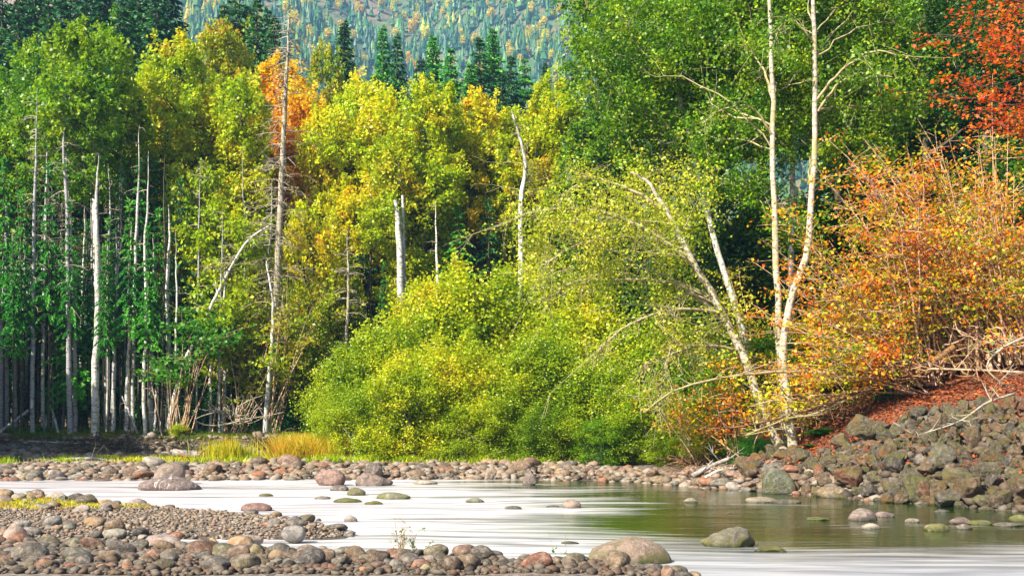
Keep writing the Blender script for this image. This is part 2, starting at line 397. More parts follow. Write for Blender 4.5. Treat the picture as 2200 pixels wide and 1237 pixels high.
def tubes(paths, sides=5):
    """paths: list of (points (k,3), radii (k,)) -> verts, quads; one ring per point, ends pointed"""
    VV, FF, off = [], [], 0
    a = np.linspace(0, 2 * np.pi, sides, endpoint=False)
    for P, r in paths:
        P = np.asarray(P, float); r = np.asarray(r, float); k = len(P)
        t = np.gradient(P, axis=0); t /= np.linalg.norm(t, axis=1)[:, None] + 1e-9
        ref = np.where(np.abs(t[:, 2:3]) > .8, np.array([[1., 0, 0]]), np.array([[0, 0, 1.]]))
        if abs(t[:, 2]).mean() > .75: ref = np.repeat([[1., 0, 0]], k, 0)
        elif abs(t[:, 2]).max() > .8: ref = np.repeat([[.6, .8, 0.02]], k, 0)
        n1 = np.cross(t, ref); n1 /= np.linalg.norm(n1, axis=1)[:, None] + 1e-9
        n2 = np.cross(t, n1)
        ring = P[:, None, :] + r[:, None, None] * (np.cos(a)[None, :, None] * n1[:, None, :] + np.sin(a)[None, :, None] * n2[:, None, :])
        VV.append(ring.reshape(-1, 3))
        i = np.arange(k * sides).reshape(k, sides) + off
        j = np.roll(i, -1, 1)
        FF.append(np.stack([i[:-1], j[:-1], j[1:], i[1:]], -1).reshape(-1, 4))
        off += k * sides
    if not VV: return np.zeros((0, 3)), np.zeros((0, 4), int)
    return np.concatenate(VV), np.concatenate(FF)
def smooth_path(P, n):
    """Catmull-Rom through P, n samples"""
    P = np.asarray(P, float); P = np.vstack([2 * P[0] - P[1], P, 2 * P[-1] - P[-2]])
    m = len(P) - 3; t = np.linspace(0, m - 1e-6, n); i = t.astype(int); f = (t - i)[:, None]
    p0, p1, p2, p3 = P[i], P[i + 1], P[i + 2], P[i + 3]
    return .5 * ((2 * p1) + (p2 - p0) * f + (2 * p0 - 5 * p1 + 4 * p2 - p3) * f ** 2 + (3 * p1 - p0 - 3 * p2 + p3) * f ** 3)
def bez(a, c, b, n=5):
    t = np.linspace(0, 1, n)[:, None]
    return (1 - t) ** 2 * a + 2 * t * (1 - t) * c + t * t * b
def in_ell(rng, ells, n, shell=.55):
    w_ = np.array([e[1][0] * e[1][1] * e[1][2] for e in ells]); w_ = w_ ** .75; w_ /= w_.sum()
    k = rng.choice(len(ells), n, p=w_)
    d = rng.normal(size=(n, 3)); d /= np.linalg.norm(d, axis=1)[:, None]
    r = rng.random(n) ** (1 / 3) * (1 - shell) + shell * rng.uniform(.72, 1.0, n)
    c = np.array([ells[i][0] for i in k]); s = np.array([ells[i][1] for i in k])
    return c + d * r[:, None] * s

def grow(rng, trunk, trad, ells, n=(8, 40, 300), leaves=45, sig=.42, leaf=(.13, .085), bend=.35, flat=.6, tmin=.45, wood_sides=4, rb=(.09, .04, .018), penal=.9):
    """trunk path -> (trunk mesh arrays, branch mesh arrays, leaf mesh arrays)"""
    tp = smooth_path(trunk, 26); tr = np.interp(np.linspace(0, 1, 26), np.linspace(0, 1, len(trad)), trad)
    wobble = rng.normal(size=(26, 3)) * .02; wobble[:, 2] = 0; tp = tp + wobble
    tr[0] *= 1.15; tr[1] *= 1.05
    T_ = tubes([(tp, tr)], 9)
    N = tp[int(26 * tmin):]; NR = tr[int(26 * tmin):]
    paths = []; anchors = None
    for st, cnt in enumerate(n):
        tg = in_ell(rng, ells, cnt, shell=(.2, .5, .62)[st])
        newp, newr = [], []
        for p in tg:
            dv = p - N; dist = np.linalg.norm(dv, axis=1)
            hz = np.hypot(dv[:, 0], dv[:, 1])
            cost = dist + penal * np.maximum(0, .45 * hz - dv[:, 2])
            if st == 0: cost = cost + rng.random(len(N)) * 1.5
            i = int(np.argmin(cost)); a = N[i]; d = dist[i]
            c = a + (p - a) * .45 + np.array([0, 0, bend * d * rng.uniform(.1, .6)]) * (1 if st < 2 else .4) + rng.normal(size=3) * .08 * d
            q = bez(a, c, p, (8, 6, 4)[st])
            q[1:-1] += rng.normal(size=(len(q) - 2, 3)) * .012 * d
            r0 = min(NR[i] * .7, rb[st] * (1 + .1 * d)); r1 = max(.006, r0 * (.35, .35, .3)[st])
            rr = np.linspace(r0, r1, len(q))
            paths.append((q, rr)); newp.append(q[1:]); newr.append(rr[1:])
        N = np.vstack([N] + newp); NR = np.concatenate([NR] + newr)
        if st == len(n) - 1: anchors = np.vstack([q[-2:] for q in newp])
    W_ = tubes(paths, wood_sides)
    k = len(anchors)
    cnt = np.maximum(1, rng.poisson(leaves / 2 * rng.gamma(1.1, 1 / 1.1, k)))
    C = np.repeat(anchors, cnt, 0)
    cc = np.mean([e[0] for e in ells], 0); dd_ = anchors - cc; dd_ /= np.linalg.norm(dd_, axis=1)[:, None] + 1e-9
    dd_ = dd_ * .8 + np.array([0, 0, .75]) + rng.normal(size=dd_.shape) * .35
    ln_ = rng.uniform(.5, 2.6, (k, 1)) * sig * 1.3
    tt_ = rng.random((len(C), 1)); g = rng.normal(size=C.shape) * sig * (1.05 - .75 * tt_); g[:, 2] *= flat
    C = C + g + np.repeat(dd_ * ln_, cnt, 0) * tt_
    return T_, W_, quads_at(rng, C, leaf[0], leaf[1])

def add_tree(name, base, arrs, mats, label, cat, group=None, rz=0, sc=None, data=None):
    """Empty at the base with trunk, branches and crown; data = prebuilt (trunk, branches, crown) meshes"""
    r = root(name, base, label, cat, group, rz, sc)
    if data is None: data = meshes_of(name, arrs)
    for nm, me, m in zip(('trunk', 'branches', 'crown'), data, mats):
        if me is not None: obj(nm, me, m, r)
    return r
def meshes_of(name, arrs):
    out = []
    for nm, a in zip(('trunk', 'branches', 'crown'), arrs):
        if a is None or len(a[0]) == 0: out.append(None)
        elif len(a) == 3: out.append(new_mesh(name + '_' + nm, a[0], a[1], False, {'rnd': a[2]}))
        else: out.append(new_mesh(name + '_' + nm, a[0], a[1], True))
    return out

def conifer(rng, H=28, Rb=4.2, nw=42, nb=6, start=.12, dens=1.0, droop=.35, tr=.32, ragged=.25, spr=.34):
    T_ = tubes([(np.array([[0, 0, z] for z in np.linspace(-.5, H, 14)]) + 0, np.linspace(tr, .03, 14))], 7)
    paths, A, B, Wd = [], [], [], []
    for i in range(nw):
        t = start + (1 - start) * (i + rng.random() * .8) / nw
        z = H * t
        L = Rb * (1 - t) ** .92 * (1 if t > start + .12 else .55 + .45 * (t - start) / .12) + .16
        for j in range(nb):
            if rng.random() < .10: continue
            az = 2 * np.pi * (j + rng.random()) / nb
            l = L * rng.uniform(1 - ragged * 1.2, 1 + ragged * .8)
            d = np.array([np.cos(az), np.sin(az), 0])
            rise = .25 * (t - .3)
            p0 = np.array([0, 0, z]); p1 = p0 + d * l * .5 + np.array([0, 0, l * (rise + .05)]); p2 = p0 + d * l + np.array([0, 0, l * (rise - droop)])
            q = bez(p0, p1, p2, 5)
            paths.append((q, np.linspace(.035 + .004 * l, .008, 5)))
            ns = int(max(8, l * 20 * dens))
            s = rng.uniform(.12, 1.0, ns) ** .8
            bp = (1 - s)[:, None] ** 2 * p0 + (2 * s * (1 - s))[:, None] * p1 + (s ** 2)[:, None] * p2
            side = rng.choice([-1, 1], ns) * rng.uniform(.3, 1.1, ns)
            perp = np.array([-d[1], d[0], 0])
            ln = 1.35 * spr * rng.uniform(.6, 1.4, ns) * (1.5 - .7 * s) * min(1.3, .35 + l * .28)
            dr = d[None] * np.cos(side)[:, None] + perp[None] * np.sin(side)[:, None]
            dr[:, 2] = -rng.uniform(-.05, .95, ns)
            A.append(bp); B.append(bp + dr * ln[:, None]); Wd.append(ln * rng.uniform(.18, .30, ns))
    n_top = 30
    A.append(np.array([[0, 0, H * rng.uniform(.95, 1.0)] for _ in range(n_top)])); e = rng.normal(size=(n_top, 3)) * .22; e[:, 2] = rng.uniform(-.1, .4, n_top)
    B.append(A[-1] + e); Wd.append(np.full(n_top, .05))
    A, B, Wd = np.concatenate(A), np.concatenate(B), np.concatenate(Wd)
    return T_, tubes(paths, 3), blade_quads(rng, A, B, Wd)

def snag(rng, path, rad, nb=60, L=1.4, t0=.1, t1=1.0, droop=.3, fine=3):
    tp = smooth_path(path, 24); tr = np.interp(np.linspace(0, 1, 24), np.linspace(0, 1, len(rad)), rad)
    tp[1:, :2] += rng.normal(size=(23, 2)) * .015
    tr[0] *= 1.3
    paths = []
    for _ in range(nb):
        t = rng.uniform(t0, t1); f = t * 23; i = min(22, int(f)); p = tp[i] * (1 - f + i) + tp[i + 1] * (f - i)
        az = rng.random() * 2 * np.pi; l = L * rng.uniform(.35, 1.2) * (1.15 - .75 * (t - t0) / (t1 - t0 + 1e-6))
        d = np.array([np.cos(az), np.sin(az), 0])
        b_ = p + d * l + np.array([0, 0, -droop * l * rng.uniform(-.3, 1.4)])
        q = bez(p, p + d * l * .5 + np.array([0, 0, .12 * l]), b_, 5); q[1:] += rng.normal(size=(4, 3)) * .03 * l
        paths.append((q, np.linspace(.03, .008, 5)))
        for _k in range(fine):
            s = q[rng.integers(1, 5)]; e = s + (d * .5 + rng.normal(size=3) * .6 + np.array([0, 0, -.3])) * l * .35
            paths.append((bez(s, (s + e) / 2 + rng.normal(size=3) * .05, e, 3), np.array([.012, .009, .005])))
    return tubes([(tp, tr)], 8), tubes(paths, 3), None

rng = np.random.default_rng(11)
# prototypes ------------------------------------------------------- broadleaf trees of the far bank (about 22 m)
def proto_broad(seed, H, ells, trunk, tr=(.26, .2, .15, .08), n=(9, 46, 360), leaves=66, sig=.27, leaf=(.115, .08)):
    r = np.random.default_rng(seed)
    return meshes_of('broadleaf', grow(r, trunk, tr, ells, n, leaves, sig, leaf, rb=(.15, .07, .025)))
PB = {
 'round': proto_broad(1, 22, [((-1.6, 0, 16.5), (2.6, 2.6, 2.4)), ((1.8, .4, 17), (2.8, 2.6, 2.6)), ((.2, -.5, 19.6), (2.2, 2.2, 2.2)), ((0, .2, 14.2), (3.6, 3, 1.6))], [(0, 0, -.5), (.1, 0, 7), (-.15, 0, 13), (.1, 0, 18)]),
 'wide': proto_broad(2, 22, [((-2.6, .3, 16.3), (2.4, 2.6, 2.0)), ((2.7, -.4, 16.8), (2.5, 2.5, 2.0)), ((-.8, 0, 19.2), (2.3, 2.2, 2.4)), ((1.4, .6, 14), (2.2, 2, 1.5)), ((-3, 0, 13.2), (1.6, 1.6, 1.2))], [(0, 0, -.5), (.2, 0, 6), (0, .1, 12.5), (.3, 0, 17)]),
 'oval': proto_broad(3, 22, [((0, 0, 18.4), (1.9, 1.9, 3.2)), ((-1.1, .3, 14.6), (1.9, 2, 2.6)), ((1.2, -.3, 13.4), (1.8, 2, 2.4)), ((.1, 0, 10.6), (1.6, 1.6, 1.5))], [(0, 0, -.5), (-.15, 0, 6), (.2, 0, 12), (0, 0, 19)]),
 'tall': proto_broad(4, 22, [((.3, 0, 19.2), (1.7, 1.8, 2.6)), ((-1.3, -.3, 16), (1.7, 1.8, 2.2)), ((1.5, .3, 15.2), (1.6, 1.7, 2.4)), ((-.5, .3, 12.4), (1.5, 1.6, 1.6)), ((1.0, 0, 10.2), (1.1, 1.2, 1.1))], [(0, 0, -.5), (.25, 0, 7), (-.1, 0, 13), (.2, 0, 20)], n=(8, 46, 380)),
 'low': proto_broad(5, 12, [((0, 0, 8.6), (2.2, 2.2, 2.2)), ((-1.4, .3, 6.2), (1.9, 1.8, 1.6)), ((1.4, -.3, 5.6), (1.9, 1.8, 1.7)), ((.2, 0, 3.4), (1.6, 1.6, 1.2))], [(0, 0, -.4), (.1, 0, 3), (-.1, 0, 6), (0, 0, 9)], tr=(.14, .1, .07, .03), n=(9, 40, 280), leaves=56, sig=.28, leaf=(.10, .07)),
}
PH = {'round': 21.8, 'wide': 21.6, 'oval': 21.6, 'tall': 21.8, 'low': 10.8}
PC = [meshes_of('conifer', conifer(np.random.default_rng(20 + i), *a)) for i, a in enumerate([
    (28, 4.6, 72, 8, .08), (28, 4.2, 80, 8, .12), (28, 5.2, 64, 8, .05), (28, 3.8, 66, 8, .2, 1.0, .45)])]
PU = [meshes_of('hemlock', conifer(np.random.default_rng(40 + i), *a)) for i, a in enumerate([
    (16, 2.6, 32, 5, .12, 2.6, .5, .10, .4, .21), (16, 2.3, 26, 5, .42, 2.8, .45, .09, .45, .22), (16, 3.0, 27, 5, .2, 2.4, .5, .10, .5, .22)])]

def zg(x, y): return float(ground_h(np.array([x]), np.array([y]))[0])
def place(kind, name, px, Y, top, wpx, mats, label, cat, group, rz=None, lean=0):
    """one tree copied from a prototype: base on the ground at pixel column px and depth Y, top at pixel row top"""
    x = (px - 1100) * Y / F; z = zg(x, Y)
    H = CAMZ + (HOR - top) * Y / F - z
    if kind in PB: data, h0 = PB[kind], PH[kind]
    elif kind[0] == 'C': data, h0 = PC[int(kind[1])], 28.3
    else: data, h0 = PU[int(kind[1])], 16.2
    s = H / h0; ws = s * wpx
    return add_tree(name, (x, Y, z), None, mats, label, cat, group, R.random() * 6.28 if rz is None else rz, (ws, ws, s), data)

# ------------------------------------------------------------------ conifers standing behind everything
CM = (B_DARK, B_DARK, L_CON); CM2 = (B_DARK, B_DARK, L_CON2)
tops = [(-20, -70, 104), (60, -60, 106), (130, -80, 105), (170, -10, 92), (205, -90, 104), (245, -20, 103), (280, -60, 106), (320, -30, 104), (350, -20, 96), (500, -10, 104), (535, 5, 103), (575, 10, 106), (-60, -60, 92), (5, -90, 98), (40, -20, 90), (75, -120, 96), (105, -10, 88), (150, -110, 94), (185, -40, 90), (222, -130, 98), (262, -30, 90), (300, -100, 95), (338, -60, 90), (368, -90, 100),
        (482, 0, 98), (515, -45, 100), (552, -15, 96), (590, 22, 92), (740, 38, 96), (823, 48, 100), (853, 66, 97), (930, 68, 98), (905, 120, 94), (968, 96, 96), (1030, 72, 98), (1058, 55, 100), (1098, 112, 95), (1127, 118, 98), (1172, 126, 102), (1010, 130, 93), (1078, 150, 92)]
for i, (px, top, Y) in enumerate(tops):
    k = ['C0', 'C2', 'C0', 'C1'][i % 4]
    if px in (823, 853, 740, 1172): k = 'C1'
    place(k, 'conifer_tree', px, Y, top, 1.1 if px < 700 else 1.0 if px in (823, 853, 1172) else 1.25, CM if px < 700 else (CM2 if i % 2 else CM),
          'tall dark conifer at the top edge above the left forest' if px < 400 else ('dark spire of a conifer between the left forest and the blue mountain' if px < 700 else 'dark green conifer spire above the golden crowns before the mountain'), 'conifer', 'conifers rising behind the forest')
for i, (px, Y, top, k_) in enumerate([(395, 57, 760, 0), (425, 58, 720, 2), (455, 57, 800, 1), (500, 58, 740, 0), (530, 57.5, 820, 2), (600, 57, 780, 0), (640, 58, 740, 2), (672, 57, 800, 0), (560, 60, 700, 1), (340, 60, 800, 2), (250, 61, 780, 0), (160, 61, 760, 2), (60, 60, 790, 0), (110, 60, 820, 2)]):
    place('U%d' % k_, 'hemlock_tree', px, Y, top, 1.5, CM2 if i % 3 else CM, 'young green hemlock at the foot of the far forest', 'hemlock', 'young hemlocks')
for i, (px, Y, top) in enumerate([(2330, 40, 200), (2450, 38, 150), (2560, 42, 100), (2380, 46, 0), (2520, 50, -60)]):
    place('round' if i % 2 else 'low', 'cottonwood_tree', px, Y, top, 1.2, (B_DARK, B_DARK, L_SHADE), 'dark green tree beyond the right picture edge', 'tree', 'trees beyond the right edge')
# dense dark conifer rows within the forest
for i in range(46):
    px = -120 + i * 31 + R.uniform(-12, 12); Y = R.uniform(72, 86)
    top = R.uniform(330, 430) if px > 560 else R.uniform(240, 420)
    place('C%d' % R.integers(0, 4), 'conifer_tree', px, Y, top, 1.25, CM2 if i % 2 else CM, 'shadowed conifer deep inside the forest behind the pale trunks' if px < 640 else 'shadowed conifer deep in the forest behind the willow thicket', 'conifer', 'shadowed conifers inside the forest')
for i in range(44):
    px = -150 + i * 56 + R.uniform(-20, 20); Y = R.uniform(92, 135)
    place('C%d' % R.integers(0, 4), 'conifer_tree', px, Y, R.uniform(330, 430), 1.3, CM, 'far shadowed conifer at the back of the forest', 'conifer', 'shadowed conifers inside the forest')
for i in range(22):
    px = 1280 + i * 50 + R.uniform(-18, 18); Y = R.uniform(62, 78)
    place('C%d' % R.integers(0, 4), 'conifer_tree', px, Y, R.uniform(-80, 120) if px > 1800 else R.uniform(380, 520), 1.2, CM, 'dark conifer in the shade behind the alders on the right bank', 'conifer', 'dark conifers behind the alders')

# ------------------------------------------------------------------ broadleaf trees of the far bank
G = 'autumn cottonwoods along the far bank'
W3, D3 = (B_WHITE, B_DARK), (B_DARK, B_DARK)
def bl(kind, px, Y, top, w_, leaf, bark, label, group=G): place(kind, 'cottonwood_tree', px, Y, top, w_, (*bark, leaf), label, 'tree', group)
bl('wide', 208, 60, 72, .92, L_GREEN, W3, 'big green cottonwood with a thick white trunk, tallest broadleaf on the left')
bl('round', 100, 64, 115, .85, L_GREEN, D3, 'green cottonwood crown at the far left beside the taller one')
bl('tall', 30, 66, 170, 1.0, L_GREEN, D3, 'dark green tree filling the left edge of the forest')
bl('round', 400, 65, 98, .95, L_YG, D3, 'yellow green cottonwood fanning out right of the tallest green one')
bl('wide', 315, 68, 150, .7, L_YG, D3, 'yellow green crown squeezed between two larger cottonwoods on the left')
bl('wide', 455, 78, 62, .75, L_BR, D3, 'olive and orange crown under the dark conifers, top left')
bl('oval', 520, 63, 170, .95, L_YG, D3, 'lime yellow tree left of the bare snag')
bl('round', 578, 70, 148, 1.0, L_O, D3, 'bright orange crown directly left of the snag top')
bl('round', 645, 67.5, 205, .9, L_O, D3, 'orange yellow crown just right of the snag')
bl('oval', 700, 66, 235, .95, L_Y, D3, 'yellow tree with dark limbs right of the orange crown')
bl('wide', 765, 67, 165, .8, L_Y, D3, 'golden yellow crown in the middle of the far tree line')
bl('round', 690, 85, 118, .6, L_BR, D3, 'rust brown crown low between the snag and the conifer')
bl('oval', 820, 65, 215, 1.0, L_Y, D3, 'yellow tree left of the thick white split trunk')
bl('tall', 862, 62, 300, 1.0, L_YG, W3, 'yellow tree on the thick white split trunk above the willows')
bl('tall', 925, 64, 192, 1.05, L_YG, D3, 'tall yellow green tree with many upright stems behind the willows')
bl('oval', 975, 67, 235, .8, L_YG, D3, 'yellow green crown behind the upright stemmed tree')
bl('round', 1025, 66, 218, .85, L_Y, D3, 'orange tinged yellow crown near the centre of the tree line')
bl('oval', 1080, 67, 240, 1.0, L_YG, W3, 'yellow green crown left of the bare forked trunk')
bl('round', 1165, 66, 188, .85, L_YG, D3, 'yellow green crown right of the bare forked trunk')
bl('tall', 1215, 64, 205, 1.0, L_YG, D3, 'yellow green tree where the tree line meets the alders')
bl('oval', 1270, 62, 260, 1.1, L_ALD, D3, 'green tree behind the drooping alder branches')
bl('low', 480, 58.5, 440, .95, L_YG, W3, 'low yellow tree in front of dark trunks left of the snag')
bl('low', 545, 62, 520, 1.1, L_YG, D3, 'olive gold understory maple beside the leaning birch')
bl('low', 420, 60, 370, .6, L_BR, D3, 'thin olive tree above the leaning birch')
bl('low', 672, 60, 450, .75, L_Y, D3, 'small orange yellow maple right of the snag')
bl('low', 655, 57.5, 620, .75, L_BR, D3, 'small orange maple left of the willow thicket')
bl('low', 560, 59, 640, .65, L_BR, D3, 'small rusty maple under the olive gold one')
bl('low', 720, 61, 560, .7, L_BR, D3, 'thin brown gold tree over the left end of the willows')
bl('low', 175, 66, 520, .9, L_YG, D3, 'bright yellow green sapling glowing behind the left trunks')
bl('low', 395, 72, 560, .9, L_YG, D3, 'yellow green sapling deep between the left trunks')
for i, (px, Y, top, k, m_) in enumerate([(760, 70, 330, 'oval', L_YG), (880, 71, 330, 'round', L_YG), (990, 70, 340, 'oval', L_YG), (1100, 71, 330, 'round', L_YG), (1180, 69, 350, 'oval', L_GREEN), (640, 74, 330, 'oval', L_YG), (250, 72, 230, 'oval', L_GREEN), (150, 70, 260, 'oval', L_GREEN), (470, 70, 250, 'oval', L_YG)]):
    bl(k, px, Y, top, 1.1, m_, D3, 'half hidden leafy tree filling the gap between larger crowns', 'half hidden trees in the second row')

# understory hemlocks with drooping sprays
for i, (px, Y, top, ws, k, m_) in enumerate([(45, 55.6, 400, .7, 1, 2), (105, 56, 340, .7, 1, 2), (150, 56, 420, .7, 1, 2), (222, 55.5, 520, .6, 1, 2), (278, 56, 420, .7, 1, 2), (318, 55.6, 480, .7, 1, 2), (8, 56.5, 330, .8, 1, 2), (28, 55, 520, .8, 1, 2), (82, 57.5, 430, .9, 1, 1), (128, 58.2, 380, .9, 1, 1), (188, 58, 470, .7, 1, 2), (232, 56.5, 460, .6, 1, 2), (262, 57.4, 360, .8, 1, 1), (298, 57.6, 330, .8, 1, 2), (340, 57, 440, .8, 1, 2), (388, 57.8, 380, .9, 1, 1), (165, 58, 560, 1.3, 2, 2), (215, 60, 620, 1.4, 2, 2), (330, 59, 640, 1.3, 2, 2), (20, 61, 560, 1.1, 0, 2), (55, 62, 420, 1.2, 1, 1), (120, 63, 470, 1.1, 2, 1), (185, 63, 380, 1.1, 1, 1), (245, 60, 500, .9, 0, 2), (285, 62, 360, 1.3, 2, 1), (320, 61, 330, 1.3, 1, 1), (355, 63, 280, 1.2, 0, 1), (385, 61, 430, 1.1, 2, 1), (425, 63, 470, 1.2, 1, 1), (300, 59, 610, .9, 0, 2),
        (610, 58.5, 640, .9, 0, 2), (590, 62, 560, 1.1, 2, 1), (640, 62, 520, 1.0, 1, 1), (700, 59, 640, 1.0, 0, 2), (735, 62, 520, 1.1, 2, 1), (825, 60, 560, .8, 0, 2), (780, 63, 470, 1.2, 1, 1), (900, 63, 470, 1.1, 2, 1), (985, 62, 440, 1.2, 0, 2), (1050, 63, 420, 1.1, 1, 1), (530, 60, 700, 1.0, 0, 2), (450, 59, 760, .9, 0, 2)]):
    place('U%d' % k, 'hemlock_tree', px, Y, top, ws, CM2 if m_ == 2 else CM, ('bright' if m_ == 2 else 'deep') + ' green drooping hemlock ' + ('among the pale trunks at the left' if px < 460 else 'left of the willow thicket' if px < 760 else 'showing above the willow thicket'), 'hemlock', 'understory hemlocks')

# ------------------------------------------------------------------ pale trunks on the left bank
trunks = [  # px, top row, width px, depth, lean px, bark, dead branches
 (8, 430, 26, 57, 4, 1, 8), (33, 470, 12, 58, -3, 1, 6), (55, 560, 9, 60, 8, 1, 4), (70, 250, 13, 56, 6, 1, 40), (92, 330, 11, 57.5, 6, 0, 20), (108, 520, 8, 62, 0, 1, 4), (150, 262, 15, 56, -6, 1, 46), (163, 300, 12, 57, -14, 1, 30), (135, 480, 9, 59, 4, 1, 10),
 (206, 330, 20, 55.8, 4, 0, 3), (226, 500, 9, 58, 6, 0, 6), (243, 500, 11, 57, 4, 0, 8), (262, 560, 7, 61, 2, 1, 4), (272, 470, 12, 56.5, 6, 0, 10), (285, 330, 12, 57, 8, 0, 14), (300, 450, 9, 60, 2, 1, 6), (312, 385, 11, 56, 4, 0, 14), (326, 500, 14, 57.5, 2, 1, 6), (362, 440, 17, 57, 0, 0, 6),
 (345, 600, 7, 62, 2, 1, 3), (402, 420, 15, 60, 4, 2, 6), (432, 520, 8, 62, 2, 2, 5), (480, 560, 12, 57, 2, 0, 6), (512, 560, 8, 60, -2, 2, 5), (536, 500, 10, 63, 2, 2, 5), (625, 560, 8, 60, 2, 2, 6), (664, 560, 8, 61, 0, 2, 6), (692, 480, 8, 62, 0, 2, 8), (795, 400, 11, 62, 2, 2, 4), (905, 400, 12, 62, 4, 2, 3), (942, 430, 13, 61, -4, 0, 3),
 (455, 600, 6, 61, -3, 1, 4), (120, 600, 7, 63, 2, 1, 3), (182, 520, 7, 62, 2, 1, 3), (250, 620, 6, 63, -3, 1, 3), (385, 640, 6, 62, 3, 1, 3), (745, 555, 12, 58.5, 1, 3, 50)]
for _i in range(58):
    trunks.append((float(R.uniform(-30, 470 if _i % 5 else 660)), float(R.uniform(300, 600)), float(R.uniform(5, 10.5)), float(R.uniform(55.8, 67)), float(R.normal() * 7), int(R.choice([0, 0, 1, 2])), int(R.integers(4, 22))))
barks = [B_WHITE, B_GREY, B_DARK, B_DEAD]
bname = ['white barked', 'grey barked', 'dark barked', 'broken dead']
for i, (px, top, wd, Y, lean, bk, nb) in enumerate(trunks):
    x = (px - 1100) * Y / F; z = zg(x, Y); H = CAMZ + (HOR - top + (60 if nb > 12 else 0)) * Y / F - z
    lx = lean * Y / F * 1.6; r0 = wd * Y / F / 2 * (.82 if wd < 18 else .92)
    rr = np.random.default_rng(300 + i)
    P_ = [(0, 0, -.4), (lx * .1 + rr.normal() * .03, 0, H * .2), (lx * .3 + rr.normal() * .04, 0, H * .42), (lx * .6 + rr.normal() * .06, 0, H * .66), (lx * .85 + rr.normal() * .06, 0, H * .84), (lx, 0, H)]
    a = snag(rr, P_, (r0 * 1.0, r0 * .85, r0 * .6, r0 * .08), nb, 1.3 if nb > 15 else .8, .35 if nb > 15 else .15)
    place_lab = 'at the left frame edge' if px < 60 else 'left of the thickest one' if px < 190 else 'thickest of the left stand' if px == 206 else 'left of the leaning birch' if px < 370 else 'right of the leaning birch' if px < 760 else 'behind the willow thicket'
    add_tree('bare_trunk_tree', (x, Y, z), a, (barks[bk], B_DEAD if bk != 2 else B_DARK, None),
             'tall %s %s trunk %s' % ('thick' if wd > 13 else 'slender', bname[bk], place_lab), 'tree', 'bare trunks of the far bank')
# the dead conifer snag
def world_tree(name, pts, Y0, rad_px, label, cat, nb, L, barkm, twigm, t0=.1, droop=.3, fine=3, seed=0, group=None, dys=None):
    P_ = np.array([T(px, py, Y0 + (0 if dys is None else dys[i])) for i, (px, py) in enumerate(pts)])
    base = P_[0].copy(); base[2] = zg(base[0], base[1]); P_ = P_ - base; P_[0, 2] = min(P_[0, 2], -.15)
    a = snag(np.random.default_rng(seed), P_, [r * Y0 / F / 2 for r in rad_px], nb, L, t0, 1.0, droop, fine)
    return add_tree(name, base, a, (barkm, twigm, None), label, cat, group), base
world_tree('dead_conifer', [(588, 935), (592, 750), (597, 570), (605, 400), (614, 200), (622, 36)], 57.5, (18, 17, 15, 13, 9, 3), 'tall dead conifer snag with drooping bare branches above the tree line', 'dead tree', 230, 1.9, B_DEAD, B_DEAD, .25, .35, 4, 5)
world_tree('leaning_birch', [(362, 940), (370, 870), (400, 770), (440, 690), (482, 600), (530, 520), (585, 480)], 55.5, (12, 10, 9, 8, 6, 5, 2), 'thin white birch leaning right over the bank', 'birch', 26, 1.8, B_WHITE, B_TWIG, .45, .2, 3, 6)
world_tree('crooked_birch', [(570, 945), (574, 860), (583, 760), (587, 660), (572, 560)], 55.5, (13, 10, 8, 6, 3), 'thin crooked pale birch left of the golden grass', 'birch', 18, 1.4, B_WHITE, B_TWIG, .5, .1, 3, 7)
world_tree('forked_trunk_tree', [(1120, 820), (1120, 640), (1119, 500), (1121, 420), (1130, 360), (1118, 300), (1100, 240)], 60, (15, 14, 12, 11, 9, 6, 3), 'bare pale forked trunk standing above the willow thicket', 'tree', 30, 2.2, B_WHITE, B_TWIG, .5, -.1, 3, 8)
world_tree('split_trunk_tree', [(862, 900), (862, 760), (861, 620), (857, 500), (850, 430)], 60, (19, 18, 16, 13, 8), 'thick white split trunk with broken top above the willow thicket', 'tree', 5, .6, B_WHITE, B_DEAD, .5, 0, 1, 9)
world_tree('bare_trunk_tree', [(868, 890), (869, 760), (868, 600), (865, 420)], 60.4, (11, 10, 9, 6), 'narrow pale trunk touching the thick split trunk', 'tree', 6, .6, B_WHITE, B_DEAD, .5, 0, 1, 10)
# broken stubs and leaning poles at the foot of the forest
for i, (a0, b0, wd) in enumerate([((-20, 960), (62, 880), 9), ((300, 935), (262, 850), 5), ((128, 935), (108, 870), 6), ((345, 940), (352, 840), 8), ((332, 938), (336, 800), 6), ((95, 930), (100, 890), 8), ((430, 930), (452, 830), 5)]):
    Y = 55 + i * .4; A_, B_ = T(*a0, Y), T(*b0, Y + .8)
    base = A_.copy(); A_[2] = zg(A_[0], A_[1]) - .1; base[2] = A_[2] + .1
    ar = snag(np.random.default_rng(i), [A_ - base, (A_ + B_) / 2 - base + .02, B_ - base], [wd * Y / F / 2, wd * Y / F / 2 * .9, wd * Y / F / 2 * .6], 5, .7)
    add_tree('dead_pole', base, ar, (B_GREY, B_DEAD, None), 'broken grey pole leaning at the foot of the pale trunks', 'dead trunk', 'broken poles at the forest foot')

# trees standing out of the picture to the left, whose shade falls on the left forest
for i in range(11):
    Y = 39 + i * 1.8; x = -.466 * Y - 7.5 - R.uniform(0, 3)
    add_tree('conifer_tree' if i % 3 else 'cottonwood_tree', (x, Y, zg(x, Y)), None, CM if i % 3 else (*W3, L_GREEN), 'forest tree growing beyond the left picture edge', 'tree', 'forest trees beyond the left edge', R.random() * 6, (.85, .85, .47 + .1 * R.random()) if i % 3 else (.9, .9, .68), PC[i % 4] if i % 3 else PB['wide'])

